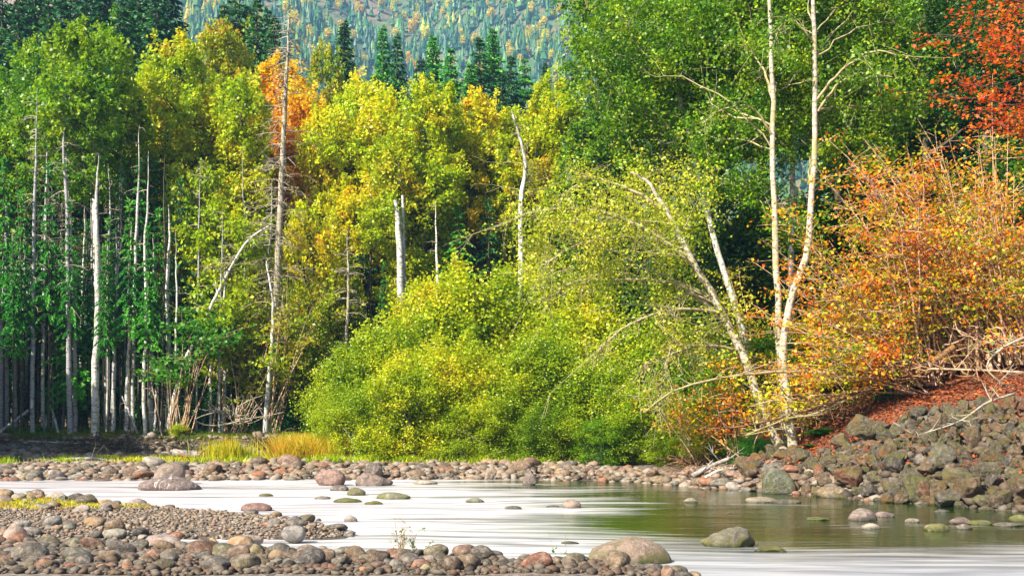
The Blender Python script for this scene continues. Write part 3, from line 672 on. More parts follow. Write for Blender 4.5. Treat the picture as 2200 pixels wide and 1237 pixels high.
# ------------------------------------------------------------------ willow thicket in the middle
def dome(seed, n_cl=430, per=90, leaf=(.058, .042), lobes=7):
    r = np.random.default_rng(seed)
    ells = [((r.uniform(-1.6, 1.6), r.uniform(-1.3, 1.3), r.uniform(2.2, 4.6)), (r.uniform(1.0, 1.6), r.uniform(1.0, 1.5), r.uniform(1.0, 1.7))) for _ in range(lobes)]
    ells += [((0, 0, 3.2), (2.0, 1.7, 3.1)), ((-1.1, -.4, 1.3), (1.5, 1.4, 1.4)), ((1.1, -.4, 1.3), (1.5, 1.4, 1.4)), ((0, 0, 5.4), (1.3, 1.2, 1.5))]
    A = in_ell(r, ells, n_cl, .8); A[:, 2] = np.abs(A[:, 2] - .1) + .1
    cnt = np.maximum(4, r.poisson(per * r.gamma(1.5, 1 / 1.5, n_cl)))
    C = np.repeat(A, cnt, 0); sg = np.repeat(r.uniform(.16, .34, n_cl), cnt)[:, None]
    g = r.normal(size=C.shape) * sg
    C = C + g * 1.0 + np.array([0, 0, 1.0]) * np.abs(r.normal(size=(len(C), 1))) * sg * .6
    C[:, 2] = np.maximum(C[:, 2], .03)
    sh = A[np.argsort(-A[:, 2] + r.random(n_cl) * 2.5)[:90]]
    for p in sh:
        e = p * np.array([1.05, 1.05, 1]) + np.array([r.normal() * .18, r.normal() * .18, r.uniform(.25, .75)])
        tt = r.random((38, 1)); C = np.vstack([C, p + (e - p) * tt + r.normal(size=(38, 3)) * .07 * (1.3 - tt)])
    st = []
    for k in range(26):
        e = A[r.integers(0, n_cl)]; b_ = np.array([r.normal() * .3, r.normal() * .3, 0])
        st.append((bez(b_, b_ * 2 + np.array([e[0] * .3, e[1] * .3, e[2] * .7]), e, 6), np.linspace(.05, .01, 6)))
    return tubes(st, 4), quads_at(r, C, *leaf)
PD = []
for s_ in (1, 2, 3, 4):
    a, b_ = dome(s_)
    PD.append((new_mesh('willow_stems', a[0], a[1], True), new_mesh('willow_leaves', b_[0], b_[1], False, {'rnd': b_[2]})))
def shrub(name, px, Y, top, wpx, leafm, label, cat, group, k=None, rz=None, stemm=None):
    x = (px - 1100) * Y / F; z = zg(x, Y); H = CAMZ + (HOR - top) * Y / F - z
    w0 = wpx * Y / F / 5.2
    r_ = root(name, (x, Y, z - .05), label, cat, group, R.random() * 6.28 if rz is None else rz, (w0, w0, H / 7.0))
    k = R.integers(0, 4) if k is None else k
    obj('stems', PD[k][0], stemm or B_GREY, r_); obj('crown', PD[k][1], leafm, r_)
    return r_
GW = 'willows of the round thicket'
for px, Y, top, wp, m_, lab in [
    (1000, 49, 552, 350, L_BUSHY, 'tallest golden topped willow at the middle of the thicket'),
    (1120, 49.5, 556, 340, L_BUSHY, 'golden topped willow just right of the tallest one'),
    (905, 48.5, 600, 290, L_BUSHY, 'yellow willow on the left shoulder of the thicket'),
    (815, 47, 662, 250, L_BUSHY, 'golden willow stepping down at the left of the thicket'),
    (752, 46, 730, 210, L_BUSH, 'low yellow green willow at the left end of the thicket'),
    (722, 44.5, 820, 150, L_BUSH, 'small green willow over the golden grass'),
    (800, 43.6, 800, 200, L_BUSH, 'front willow near the left end, facing the stones'),
    (885, 43.8, 735, 240, L_BUSHY, 'olive willow in the front row, left of middle'),
    (975, 44.5, 700, 250, L_BUSHY, 'sunlit yellow willow in the middle of the front row'),
    (1010, 43, 850, 190, L_BUSH, 'low green willow at the foot of the sunlit yellow one'),
    (1085, 44, 760, 230, L_BUSH, 'green willow in the front row, right of middle'),
    (1180, 44.5, 690, 250, L_BUSH, 'green willow below the drooping alder branches'),
    (1240, 48.5, 590, 330, L_BUSHY, 'yellow green willow behind the drooping alder branches'),
    (1180, 42.5, 860, 180, L_BUSH, 'low dark willow behind the red brown bank stones'),
    (1285, 43.5, 750, 240, L_BUSH, 'deep green willow in shade left of the leaning alder'),
    (1360, 47, 660, 300, L_BUSH, 'green willow seen between drooping branches, right half'),
    (1385, 42, 810, 210, L_BUSH, 'shaded willow in front of the green mass, right half'),
    (1290, 41.5, 890, 170, L_ALD, 'low dark willow nearest the calm water'),
    (1470, 45, 700, 270, L_ALD, 'dark green shrub directly left of the leaning alder'),
    (1475, 39.5, 880, 180, L_BUSH, 'willow beside the undercut roots at the right end'),
    (1560, 43, 760, 240, L_ALD, 'dark green shrub behind the alder trunks')]:
    shrub('willow_shrub', px, Y, top, wp, m_, lab, 'willow', GW)
GS = 'green understory shrubs of the right bank'
for px, Y, top, wp, m_ in [(1600, 52, 380, 420, L_SHADE), (1760, 50, 420, 420, L_SHADE), (1900, 48, 380, 420, L_SHADE), (2060, 46, 330, 420, L_SHADE), (2200, 44, 300, 420, L_SHADE), (1680, 41, 700, 260, L_ALD), (1800, 40, 640, 260, L_VM), (1830, 38, 800, 200, L_ALD), (1450, 56, 420, 380, L_SHADE), (1330, 57, 430, 330, L_SHADE), (2120, 41, 560, 300, L_BR), (1960, 41, 600, 300, L_ALD)]:
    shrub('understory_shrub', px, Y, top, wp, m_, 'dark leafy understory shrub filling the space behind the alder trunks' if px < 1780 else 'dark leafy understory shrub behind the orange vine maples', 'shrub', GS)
for px, Y, top, wp, m_, lab in [(1610, 35, 930, 110, L_FERN, 'bright green fern clump left of the alder base'), (1560, 36, 920, 100, L_ALD, 'dark fern clump left of the bright one'), (1770, 33.5, 915, 80, L_FERN, 'bright green salmonberry clump right of the alder base'), (1745, 33, 950, 60, L_FERN, 'small bright fern at the edge of the riprap'), (1500, 37, 940, 90, L_YG, 'yellow green weed clump over the roots'), (1810, 35.5, 850, 110, L_ALD, 'dark salmonberry in the hollow right of the alders'), (1655, 36, 940, 70, L_FERN, 'bright green weeds between the alder trunks and roots'), (1910, 33.6, 790, 90, L_FERN, 'bright green bush on the edge of the red slope'), (1960, 34, 770, 80, L_FERN, 'bright green bush under the orange stems'), (700, 43, 985, 40, L_FERN, 'tiny bright weed on the far stones'), (545, 46, 985, 26, L_FERN, 'bright green tuft on the far shore'), (385, 54.5, 905, 55, L_YG, 'yellow green weed at the leaning birch foot'), (620, 54, 925, 60, L_ALD, 'low green weed on the cut bank edge'), (300, 53.6, 945, 26, L_ALD, 'dark ivy patch hanging on the cut bank')]:
    shrub('bank_weed', px, Y, top, wp, m_, lab, 'weed', 'weeds and ferns of the banks')

# ------------------------------------------------------------------ alders on the right bank (hand placed)
def alder(name, pts, Y0, rad_px, ells_px, n, leaves, leafm, label, branches=(), seed=0, dys=None, sig=.32, leaf=(.062, .044), tmin=.4, barkm=B_SUN, penal=.9, bend=.35):
    P_ = np.array([T(px, py, Y0 + (0 if dys is None else dys[i])) for i, (px, py) in enumerate(pts)])
    base = P_[0].copy(); base[2] = zg(base[0], base[1])
    L_ = P_ - base; L_[0, 2] = min(L_[0, 2], -.2)
    ells = []
    for (cx, cy, Yc, rx, rz_, ry) in ells_px:
        c = T(cx, cy, Yc) - base; ells.append((tuple(c), (rx * Yc / F, ry, rz_ * Yc / F)))
    r = np.random.default_rng(seed)
    a = grow(r, L_, [q * Y0 / F / 2 for q in rad_px], ells, n, leaves, sig, leaf, tmin=tmin, rb=(.022, .016, .009), penal=penal, bend=bend)
    rt = add_tree(name, base, a, (barkm, B_TWIG, leafm), label, 'alder', 'pale alders on the right bank')
    LC = []
    for j, (bp, w0, w1, dy) in enumerate(branches):
        q = np.array([T(x_, y_, Y0 + dy * i_ / (len(bp) - 1)) for i_, (x_, y_) in enumerate(bp)]) - base
        q = smooth_path(q, 14); q[1:] += r.normal(size=(13, 3)) * .015
        paths = [(q, np.linspace(w0, w1, 14) * Y0 / F / 2)]
        for _ in range(24 if len(ells_px) == 4 else 8):      # hanging side twigs, each again with twiglets
            i0 = r.integers(4, 14); s = q[i0]; tdir = q[min(13, i0)] - q[i0 - 1]; tdir /= np.linalg.norm(tdir)
            l = r.uniform(.4, 1.5); e = s + (tdir * .6 + r.normal(size=3) * .45 + np.array([0, 0, -.45])) * l
            tw = bez(s, s + tdir * l * .5 + np.array([0, 0, .1]), e, 5)
            paths.append((tw, np.linspace(.013, .004, 5))); LC.append(np.repeat(tw[2:], 5 if len(ells_px) == 4 else 14, 0) + r.normal(size=((15 if len(ells_px) == 4 else 42), 3)) * .16)
            for _k in range(3):
                s2 = tw[r.integers(1, 5)]; e2 = s2 + (r.normal(size=3) * .5 + tdir * .4 + np.array([0, 0, -.3])) * l * .5
                paths.append((bez(s2, (s2 + e2) / 2 + r.normal(size=3) * .04, e2, 3), np.array([.009, .007, .004])))
        v, f = tubes(paths, 4)
        obj('branch', new_mesh('branch', v, f, True), B_TWIG, rt)
    if LC:
        q = quads_at(r, np.concatenate(LC), leaf[0], leaf[1]); obj('leaves', new_mesh('leaves', q[0], q[1], False, {'rnd': q[2]}), leafm, rt)
    return rt
alder('alder_tree', [(1692, 990), (1640, 880), (1592, 755), (1530, 630), (1470, 525), (1432, 450), (1392, 392), (1355, 370)], 34.5, (22, 19, 17, 15, 13, 10, 7, 3),
      [(1330, 520, 35, 190, 110, 2.6), (1230, 560, 35, 130, 100, 2.0), (1420, 450, 36, 110, 90, 2.0), (1480, 690, 35, 110, 120, 1.6)], (12, 70, 420), 34, L_SPR,
      'pale alder trunk leaning far left over the water', tmin=.35, sig=.36, seed=3, leaf=(.055, .036), branches=[
      ([(1560, 690), (1500, 640), (1440, 607), (1330, 600), (1240, 604), (1180, 640)], 11, 4, 1.5),
      ([(1552, 672), (1500, 665), (1430, 668), (1340, 705), (1285, 755)], 9, 3, -1.5),
      ([(1583, 752), (1530, 743), (1470, 750), (1400, 780)], 8, 3, -1),
      ([(1490, 560), (1400, 500), (1320, 462), (1230, 448), (1150, 456), (1082, 482)], 12, 4, 1),
      ([(1440, 460), (1350, 405), (1262, 386), (1200, 430)], 8, 3, .5),
      ([(1500, 580), (1440, 530), (1380, 510), (1260, 520), (1180, 560)], 8, 3, -1),
      ([(1462, 620), (1452, 700), (1425, 800), (1415, 870)], 5, 2, -1)])
alder('alder_tree', [(1694, 975), (1680, 850), (1674, 740), (1668, 560), (1661, 400), (1660, 240), (1656, 100), (1650, -60), (1648, -170)], 35.2, (19, 17, 15, 14, 12, 11, 9, 7, 3),
      [(1610, 120, 39, 190, 150, 2.6), (1500, 200, 39, 170, 130, 2.4), (1660, -60, 39, 190, 130, 2.6), (1590, 330, 38, 130, 110, 1.8), (1400, 90, 39, 150, 100, 2.3), (1700, 480, 36.4, 70, 70, .8)], (12, 80, 620), 84, L_ALD,
      'straight pale alder between the leaning and the bowed one', tmin=.45, seed=4, branches=[
      ([(1666, 300), (1620, 235), (1560, 233), (1510, 265)], 7, 3, -1), ([(1662, 210), (1640, 150), (1600, 90)], 7, 3, 1)])
alder('alder_tree', [(1708, 985), (1692, 870), (1684, 745), (1700, 640), (1733, 550), (1746, 420), (1752, 250), (1750, 100), (1746, -30), (1742, -150)], 34, (22, 19, 17, 16, 15, 13, 11, 10, 8, 3),
      [(1780, 90, 37.5, 170, 130, 2.6), (1760, -60, 37.5, 200, 120, 2.6), (1850, 220, 37.5, 140, 110, 2.2), (1690, 180, 37, 90, 110, 1.7), (1820, 330, 37, 90, 60, 1.5)], (12, 76, 520), 80, L_ALD,
      'pale alder trunk bowed to the right, nearest the orange shrubs', tmin=.5, seed=5, branches=[
      ([(1754, 215), (1800, 160), (1870, 112), (1928, 118)], 8, 3, -1), ([(1757, 240), (1800, 182), (1850, 158), (1918, 166)], 7, 3, .5), ([(1756, 240), (1800, 228), (1862, 230)], 6, 3, 1), ([(1752, 95), (1700, 42), (1665, 80)], 6, 2, -.5)])
alder('alder_tree', [(1650, 960), (1615, 790), (1582, 660), (1545, 550), (1508, 410), (1466, 230), (1434, 120), (1400, 20)], 41, (17, 16, 14, 13, 12, 10, 8, 4),
      [(1410, 130, 43, 160, 150, 3.0), (1330, 60, 43, 110, 120, 2.6), (1300, 170, 43, 70, 90, 2.0), (1500, 60, 43, 140, 120, 2.6), (1400, 300, 43, 120, 90, 2.2), (1290, -40, 43, 110, 60, 2)], (12, 76, 560), 70, L_ALD,
      'alder trunk slanting behind the leaning one, open crown against the mountain', tmin=.35, seed=6, leaf=(.075, .052), sig=.34, barkm=B_WHITE)
alder('alder_tree', [(1702, 930), (1700, 600), (1706, 300), (1704, 120)], 44, (16, 14, 11, 5),
      [(1700, 120, 45, 120, 120, 2.5), (1600, 260, 45, 110, 100, 2.5), (1800, 150, 45, 130, 140, 2.6)], (8, 50, 380), 60, L_GREEN,
      'thin pale alder standing behind the middle trunk', tmin=.5, seed=7, leaf=(.08, .055), sig=.34, barkm=B_WHITE)
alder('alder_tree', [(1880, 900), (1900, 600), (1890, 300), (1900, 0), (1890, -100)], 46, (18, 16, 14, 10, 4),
      [(1890, 60, 46, 160, 170, 3), (1980, 160, 46, 140, 150, 3), (1880, 260, 46, 120, 100, 2.5), (2080, 60, 46, 140, 150, 3)], (10, 60, 480), 60, L_SHADE,
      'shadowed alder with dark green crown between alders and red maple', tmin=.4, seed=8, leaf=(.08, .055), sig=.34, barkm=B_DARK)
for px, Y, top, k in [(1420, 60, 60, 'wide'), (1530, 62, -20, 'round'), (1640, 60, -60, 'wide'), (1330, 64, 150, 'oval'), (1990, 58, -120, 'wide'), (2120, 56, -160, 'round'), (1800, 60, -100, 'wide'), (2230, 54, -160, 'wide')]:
    place(k, 'cottonwood_tree', px, Y, top, .85, (B_DARK, B_DARK, L_SHADE), 'dark green tree standing in the second row behind the alders', 'tree', 'green trees behind the alders')

# ------------------------------------------------------------------ vine maples, orange, on the right bank
def arch_shrub(name, base_px, Y, tips, leafm, label, cat, group, seed, nper=13, leaf=(.058, .04), per=13, spread=85, stemm=B_RED, wd=7, sag=.12, tl=.35, clus=11):
    r = np.random.default_rng(seed)
    b0 = T(base_px[0], base_px[1], Y); b0[2] = min(b0[2], zg(b0[0], b0[1]) + .2)
    paths, C = [], []
    for (tx, ty) in tips:
        for k in range(nper):
            Yt = Y + r.uniform(-2.2, 2.2); t_ = T(tx + r.normal() * spread, ty + r.normal() * spread * .8, Yt)
            s = b0 + np.array([r.normal() * .3, r.normal() * .3, -.1]); d = np.linalg.norm(t_ - s)
            c = s * .5 + t_ * .5 + np.array([0, 0, sag * d]) + r.normal(size=3) * .05 * d
            q = bez(s, c, t_, 9); q[1:-1] += r.normal(size=(7, 3)) * .02
            paths.append((q, np.linspace(wd * Y / F / 2 * r.uniform(.4, 1), .007, 9)))
            for _ in range(clus):
                f = r.uniform(tl, 1.0) * 8; i = min(7, int(f)); p = q[i] + (q[i + 1] - q[i]) * (f - i)
                l = r.uniform(.25, .95); e = p + np.array([r.normal() * .7, r.normal() * .7, r.normal() * .3 + .1]) * l
                paths.append((bez(p, (p + e) / 2 + np.array([0, 0, .06]), e, 3), np.array([.010, .008, .004])))
                n_ = max(3, r.poisson(per)); g = r.normal(size=(n_, 3)) * np.array([.24, .24, .07])
                C.append(e * .7 + p * .3 + g + (r.random((n_, 1)) - .3) * (e - p) * .7)
    C = np.concatenate(C) - b0
    tb = tubes([(p - b0, rr_) for p, rr_ in paths], 4)
    q = quads_at(r, C, *leaf, up=.6)
    rt = root(name, b0, label, cat, group)
    obj('stems', new_mesh('stems', tb[0], tb[1], True), stemm, rt)
    obj('crown', new_mesh('leaves', q[0], q[1], False, {'rnd': q[2]}), leafm, rt)
    return rt
GV = 'orange vine maples on the right bank'
arch_shrub('vine_maple', (1985, 785), 33.5, [(1770, 560), (1740, 650), (1830, 480), (1780, 720), (1900, 520)], L_VM, 'orange vine maple arching left toward the bowed alder trunk', 'vine maple', GV, 1)
arch_shrub('vine_maple', (2100, 735), 34, [(1850, 330), (1950, 400), (1880, 430), (2000, 480)], L_VM, 'tall vine maple with pinkish stems reaching up left', 'vine maple', GV, 2, wd=10)
arch_shrub('vine_maple', (2150, 745), 35, [(2030, 330), (2100, 380), (2090, 500)], L_VM, 'upright vine maple full of orange leaves near the right edge', 'vine maple', GV, 3, wd=9)
arch_shrub('vine_maple', (2210, 750), 33, [(2180, 400), (2140, 520), (2200, 560), (2130, 640)], L_VM, 'orange vine maple cut by the right edge', 'vine maple', GV, 4, wd=9)
arch_shrub('vine_maple', (2040, 745), 34.5, [(1960, 620), (1900, 640), (2010, 600)], L_BR, 'low greenish vine maple in the middle of the orange ones', 'vine maple', GV, 5)
arch_shrub('vine_maple', (1950, 790), 32.8, [(1720, 760), (1780, 790), (1850, 720), (1720, 700)], L_VM, 'lowest vine maple sweeping left over the fallen poles', 'vine maple', GV, 6, sag=.08, nper=6, wd=5)
arch_shrub('vine_maple', (1600, 960), 35, [(1560, 780), (1620, 800), (1500, 850)], L_VM, 'sparse orange vine maple crossing the leaning alder trunk', 'vine maple', GV, 7, nper=4, per=16, wd=4, spread=40)
arch_shrub('vine_maple', (1500, 985), 36, [(1430, 890), (1480, 880), (1540, 930)], L_VM, 'small orange red vine maple over the willows by the water', 'vine maple', GV, 8, nper=3, per=16, wd=4, spread=38)
arch_shrub('vine_maple', (1720, 960), 34.5, [(1700, 850), (1660, 820), (1740, 800)], L_Y, 'yellow leaved vine maple around the alder bases', 'vine maple', GV, 9, nper=4, per=14, wd=4, spread=34)
arch_shrub('vine_maple', (1640, 800), 41, [(1590, 600), (1620, 660), (1560, 690)], L_BR, 'brown gold vine maple glimpsed between the alder trunks', 'vine maple', GV, 10, nper=4, per=18, wd=4, spread=40)
arch_shrub('yellow_maple', (585, 945), 56, [(640, 640), (680, 690), (650, 600)], L_BR, 'orange leaved maple beside the crooked birch', 'maple', 'small maples of the far bank', 12, nper=4, per=14, spread=30, wd=5, leaf=(.09, .065))
arch_shrub('yellow_maple', (500, 940), 56.5, [(560, 690), (520, 660), (600, 740)], L_BR, 'rusty maple between the birches', 'maple', 'small maples of the far bank', 13, nper=5, per=12, spread=30, wd=5, leaf=(.11, .08))
arch_shrub('green_maple', (395, 935), 55, [(450, 690), (470, 720), (410, 700)], L_FERN, 'bright green leafy spray on the leaning birch', 'maple', 'small maples of the far bank', 14, nper=4, per=16, spread=22, wd=4, leaf=(.11, .08), tl=.8)
arch_shrub('green_maple', (370, 935), 54.5, [(385, 790), (350, 800)], L_FERN, 'bright green sprig at the foot of the leaning birch', 'maple', 'small maples of the far bank', 15, nper=4, per=12, spread=18, wd=3, leaf=(.11, .08), tl=.8)

# red maple hanging into the picture from the right
def red_maple():
    r = np.random.default_rng(77); Y = 27
    b0 = T(2480, 800, Y + 2); b0[2] = zg(b0[0], b0[1])
    tp = np.array([b0, T(2470, 600, Y + 2), T(2440, 380, Y + 1.5), T(2400, 150, Y + 1), T(2350, -100, Y + 1)])
    paths, C = [], []
    tp_s = smooth_path(tp, 24)
    for (ax, ay), ends in [((2400, 200), [(2010, 72), (2090, 40), (2150, 90), (2080, 130), (2190, 60)]), ((2420, 320), [(1995, 205), (2060, 180), (2100, 245), (2170, 215), (2140, 280), (2190, 180)]), ((2390, 60), [(2100, -30), (2180, 10), (2230, 60), (2060, -10)]), ((2430, 380), [(2160, 265), (2220, 330), (2200, 240)])]:
        a = T(ax, ay, Y + 1)
        a = tp_s[np.argmin(np.linalg.norm(tp_s - a, axis=1))]
        for (ex, ey) in ends:
            e = T(ex, ey, Y + r.uniform(-1.8, 1.2)); d = np.linalg.norm(e - a)
            q = bez(a, (a + e) / 2 + np.array([0, 0, .10 * d]), e, 9); q[1:-1] += r.normal(size=(7, 3)) * .03
            paths.append((q, np.linspace(.05, .008, 9)))
            for _ in range(17):
                f = r.uniform(.45, 1.0) * 8; i = min(7, int(f)); p = q[i] + (q[i + 1] - q[i]) * (f - i)
                e2 = p + r.normal(size=3) * np.array([.5, .5, .16])
                paths.append((np.array([p, (p + e2) / 2 + [0, 0, .03], e2]), np.array([.010, .007, .004])))
                n_ = r.poisson(13); C.append(e2 + r.normal(size=(n_, 3)) * np.array([.20, .20, .05]))
    C = np.concatenate(C)
    rt = root('red_maple', b0, 'red maple hanging its leaf layers in from the upper right', 'maple')
    v, f = tubes([(tp_s - b0, np.linspace(.2, .08, 24))], 9); obj('trunk', new_mesh('trunk', v, f, True), B_DARK, rt)
    v, f = tubes([(p - b0, q) for p, q in paths], 4); obj('branches', new_mesh('branches', v, f, True), B_DARK, rt)
    # five-lobed leaf cards
    n = len(C); nr = r.normal(size=(n, 3)); nr[:, 2] += 1.6; nr /= np.linalg.norm(nr, axis=1)[:, None]
    uu = np.cross(nr, r.normal(size=(n, 3))); uu /= np.linalg.norm(uu, axis=1)[:, None]; vv = np.cross(nr, uu)
    ang = np.radians([0, 28, 60, 90, 130, 180, 230, 270, 300, 332]); rad = np.array([1, .5, .95, .45, .7, .25, .7, .45, .95, .5]) * .06
    s = r.uniform(.7, 1.3, n)[:, None, None]
    V = (C - b0)[:, None] + s * rad[None, :, None] * (np.cos(ang)[None, :, None] * vv[:, None] + np.sin(ang)[None, :, None] * uu[:, None])
    me = new_mesh('leaves', V.reshape(-1, 3), np.arange(10 * n).reshape(n, 10), False, {'rnd': r.random(n)})
    obj('crown', me, L_R, rt)
red_maple()

# ------------------------------------------------------------------ fallen poles, driftwood, roots
def pole(name, pts, Y, w0, w1, m_, label, cat, group=None, dY=0, twigs=0, seed=0, tl=.8):
    r = np.random.default_rng(seed)
    q = np.array([T(x_, y_, Y + dY * i / (len(pts) - 1)) for i, (x_, y_) in enumerate(pts)])
    b0 = q[0].copy(); q = smooth_path(q - b0, 12)
    t_ = root(name, b0, label, cat, group)
    v, f = tubes([(np.vstack([q[:1], q, q[-1:]]), np.concatenate([[.001], np.linspace(w0, w1, 12) * Y / F / 2, [.001]]))], 8)
    obj('log' if w0 > 8 else 'stem', new_mesh('log', v, f, True), m_, t_)
    if twigs:
        P2 = []
        for _ in range(twigs):
            i = r.integers(1, 12); l = r.uniform(.3, 1) * tl; d = r.normal(size=3); d[2] = abs(d[2]) * .6; e = q[i] + d * l * .7
            k = bez(q[i], (q[i] + e) / 2 + r.normal(size=3) * .08, e, 5)
            P2.append((k, np.linspace(.018, .005, 5)))
            for _k in range(2):
                e3 = k[3] + r.normal(size=3) * l * .3; P2.append((bez(k[2], (k[2] + e3) / 2, e3, 3), np.array([.01, .008, .004])))
        v, f = tubes(P2, 4); obj('twigs', new_mesh('twigs', v, f, True), m_, t_)
    return t_
GP = 'fallen poles over the right bank'
pole('fallen_pole', [(1975, 800), (1850, 804), (1700, 797), (1560, 810), (1450, 838), (1385, 885)], 33.2, 9, 3, B_TWIG, 'long fallen pole reaching level left across the alder trunks', 'fallen pole', GP, -1, 12, 1)
pole('fallen_pole', [(1930, 815), (1820, 850), (1720, 885), (1600, 915), (1520, 920)], 33, 8, 2, B_MOSSY, 'mossy fallen pole sloping down left below the level one', 'fallen pole', GP, -1, 14, 2)
pole('fallen_pole', [(2050, 745), (1990, 785), (1930, 812), (1850, 838), (1770, 872)], 32.6, 14, 6, B_MOSSY, 'thick moss covered log sloping over the red slope', 'fallen log', GP, 0, 8, 3)
pole('fallen_pole', [(1880, 830), (1760, 885), (1690, 900), (1600, 935)], 32.6, 5, 2, B_TWIG, 'thin pale fallen pole nearest the alder base', 'fallen pole', GP, -.6, 10, 4)
pole('fallen_pole', [(2200, 800), (2100, 795), (2000, 792)], 31.5, 6, 4, B_RED, 'thin level pole at the top of the red slope', 'fallen pole', GP, 0, 12, 5)
pole('fallen_branch', [(2200, 725), (2150, 750), (2120, 790), (2160, 830)], 29.5, 6, 3, B_DEAD, 'bare curved branch above the rocks at the right edge', 'branch', GP, 0, 14, 6)
pole('fallen_branch', [(2180, 845), (2120, 865), (2060, 905), (1970, 935)], 28, 6, 2, B_DEAD, 'dry branch lying across the upper rocks', 'branch', GP, -.6, 12, 7)
pole('driftwood_log', [(1488, 1022), (1530, 1000), (1568, 984)], 33.2, 12, 8, B_DRIFT, 'pale short log propped by the roots at the calm water', 'driftwood', None, .3, 6, 8, .5)
pole('driftwood_log', [(1515, 1026), (1545, 1010), (1585, 1004)], 32.9, 8, 4, B_DRIFT, 'forked driftwood stick below the short log', 'driftwood', None, 0, 6, 9, .5)
GD = 'driftwood on the far shore'
pole('driftwood_log', [(372, 972), (450, 978), (520, 984), (600, 990)], 47.5, 16, 9, B_DRIFT, 'long grey driftwood log against the cut bank', 'driftwood', GD, 0, 6, 11)
pole('driftwood_log', [(112, 992), (150, 986), (200, 984), (240, 990)], 45, 8, 4, B_DRIFT, 'bleached curved driftwood stick left of the root mass', 'driftwood', GD, 0, 6, 12)
pole('driftwood_log', [(105, 1000), (160, 998), (210, 1002)], 43.5, 7, 5, B_DRIFT, 'straight pale driftwood stick on the left far shore', 'driftwood', GD, 0, 3, 13)
pole('driftwood_log', [(620, 1008), (680, 1010), (740, 1012)], 42.5, 8, 5, B_DARK, 'dark log lying among the far stones', 'driftwood', GD, 0, 3, 14)
pole('driftwood_log', [(930, 1022), (985, 1021), (1030, 1024)], 38.8, 5, 3, B_MOSSY, 'thin dark stick on the middle far shore', 'driftwood', GD, 0, 3, 15)
pole('driftwood_log', [(60, 948), (110, 950), (170, 954), (215, 975)], 52.6, 6, 2, B_DRIFT, 'pale root hanging over the cut bank', 'driftwood', GD, 0, 8, 16)
def tangle(px, py, Y, rx, rz_, n, m_, name, label, seed, cat='roots'):
    r = np.random.default_rng(seed); b0 = T(px, py, Y)
    paths = []
    for _ in range(n):
        a = r.normal(size=3) * np.array([rx * .45, rx * .35, rz_ * .35]); e = a + r.normal(size=3) * np.array([rx, rx * .6, rz_]) * .7
        a[2] = abs(a[2]); e[2] = abs(e[2])
        q = bez(a, (a + e) / 2 + r.normal(size=3) * rx * .25, e, 6); k = r.uniform(.012, .045)
        paths.append((q, np.linspace(k, k * .3, 6)))
    v, f = tubes(paths, 5)
    t_ = tag(obj(name, new_mesh(name, v, f, True), m_), label, cat); t_.location = b0
    return t_
tangle(428, 1000, 45, .8, .35, 60, B_MOSSY, 'root_wad', 'tangled dark root wad on the far shore', 1)
tangle(405, 965, 50, .9, .35, 60, B_DARK, 'root_mass', 'dark root mass under the cut bank edge', 2)
tangle(1510, 1010, 36, .9, .4, 90, B_MOSSY, 'exposed_roots', 'tangled reddish roots at the undercut bank', 3)
tangle(1640, 1015, 33.5, 1.1, .25, 70, B_RED, 'twig_pile', 'pile of thin washed up twigs left of the round boulder', 4, 'twigs')
tangle(100, 985, 48.5, .8, .35, 40, B_DARK, 'root_wad', 'dark root clump at the left foot of the cut bank', 5)
tangle(580, 960, 51, 1.0, .45, 70, B_DARK, 'root_mass', 'grey root mass at the right end of the cut bank', 6)
tangle(520, 905, 54.5, 1.6, 1.2, 34, B_DEAD, 'bare_bush', 'pale bare bush tangled below the crooked birch', 7, 'bush')
tangle(2140, 745, 32.5, 1.2, .7, 40, B_RED, 'bare_brush', 'tangle of bare reddish brush over the rocks at right', 8, 'bush')
tangle(1800, 900, 33.4, 1.0, .8, 70, B_MOSSY, 'hanging_roots', 'mossy roots hanging over the dark hollow by the red slope', 9)
tangle(1960, 815, 33, 1.8, .3, 50, B_MOSSY, 'hanging_roots', 'reddish roots fringing the top of the red slope', 10)
tangle(235, 960, 52.2, 2.5, .2, 90, B_DARK, 'bank_roots', 'thin roots hanging from the lip of the cut bank', 13)

# ------------------------------------------------------------------ stones
def stone_mesh(seed, angular=False, sub=3):
    bm = bmesh.new(); bmesh.ops.create_icosphere(bm, subdivisions=sub, radius=1)
    rd = random.Random(seed); off = Vector((rd.uniform(-50, 50), rd.uniform(-50, 50), rd.uniform(-50, 50)))
    planes = []; sk = (rd.uniform(-1, 1), rd.uniform(-1, 1))
    for _ in range(17 if angular else 5):
        n = Vector((rd.gauss(0, 1), rd.gauss(0, 1), rd.gauss(0, 1))).normalized(); planes.append((n, rd.uniform(.46, .80) if angular else rd.uniform(.74, .95)))
    for v in bm.verts:
        p = v.co.copy()
        for n, d in planes:
            e = p.dot(n) - d
            if e > 0: p -= n * e * (.98 if angular else .65)
        a = .16 if angular else .20
        p.x *= 1 + (.0 if angular else .22 * sk[0] * p.y); p.y *= 1 + (0 if angular else .22 * sk[1] * p.x)
        p *= 1 + a * mnoise.noise(p * 1.1 + off) + (.12 if angular else .02) * mnoise.noise(p * 3.3 + off) + (.05 if angular else .0) * mnoise.noise(p * 8 + off)
        v.co = p
    me = bpy.data.meshes.new('boulder' if angular else 'stone'); bm.to_mesh(me); bm.free()
    for p in me.polygons: p.use_smooth = True
    return me
SM = [stone_mesh(i) for i in range(9)]
RM = [stone_mesh(100 + i, True, 4) for i in range(9)]
PAL = [('grey', (.145, .128, .10)), ('brown', (.165, .10, .05)), ('rusty', (.30, .11, .045)), ('tan', (.29, .19, .095)), ('olive', (.15, .125, .06)), ('pale', (.31, .27, .23)), ('dark', (.055, .047, .042)), ('pinkish', (.23, .135, .085))]
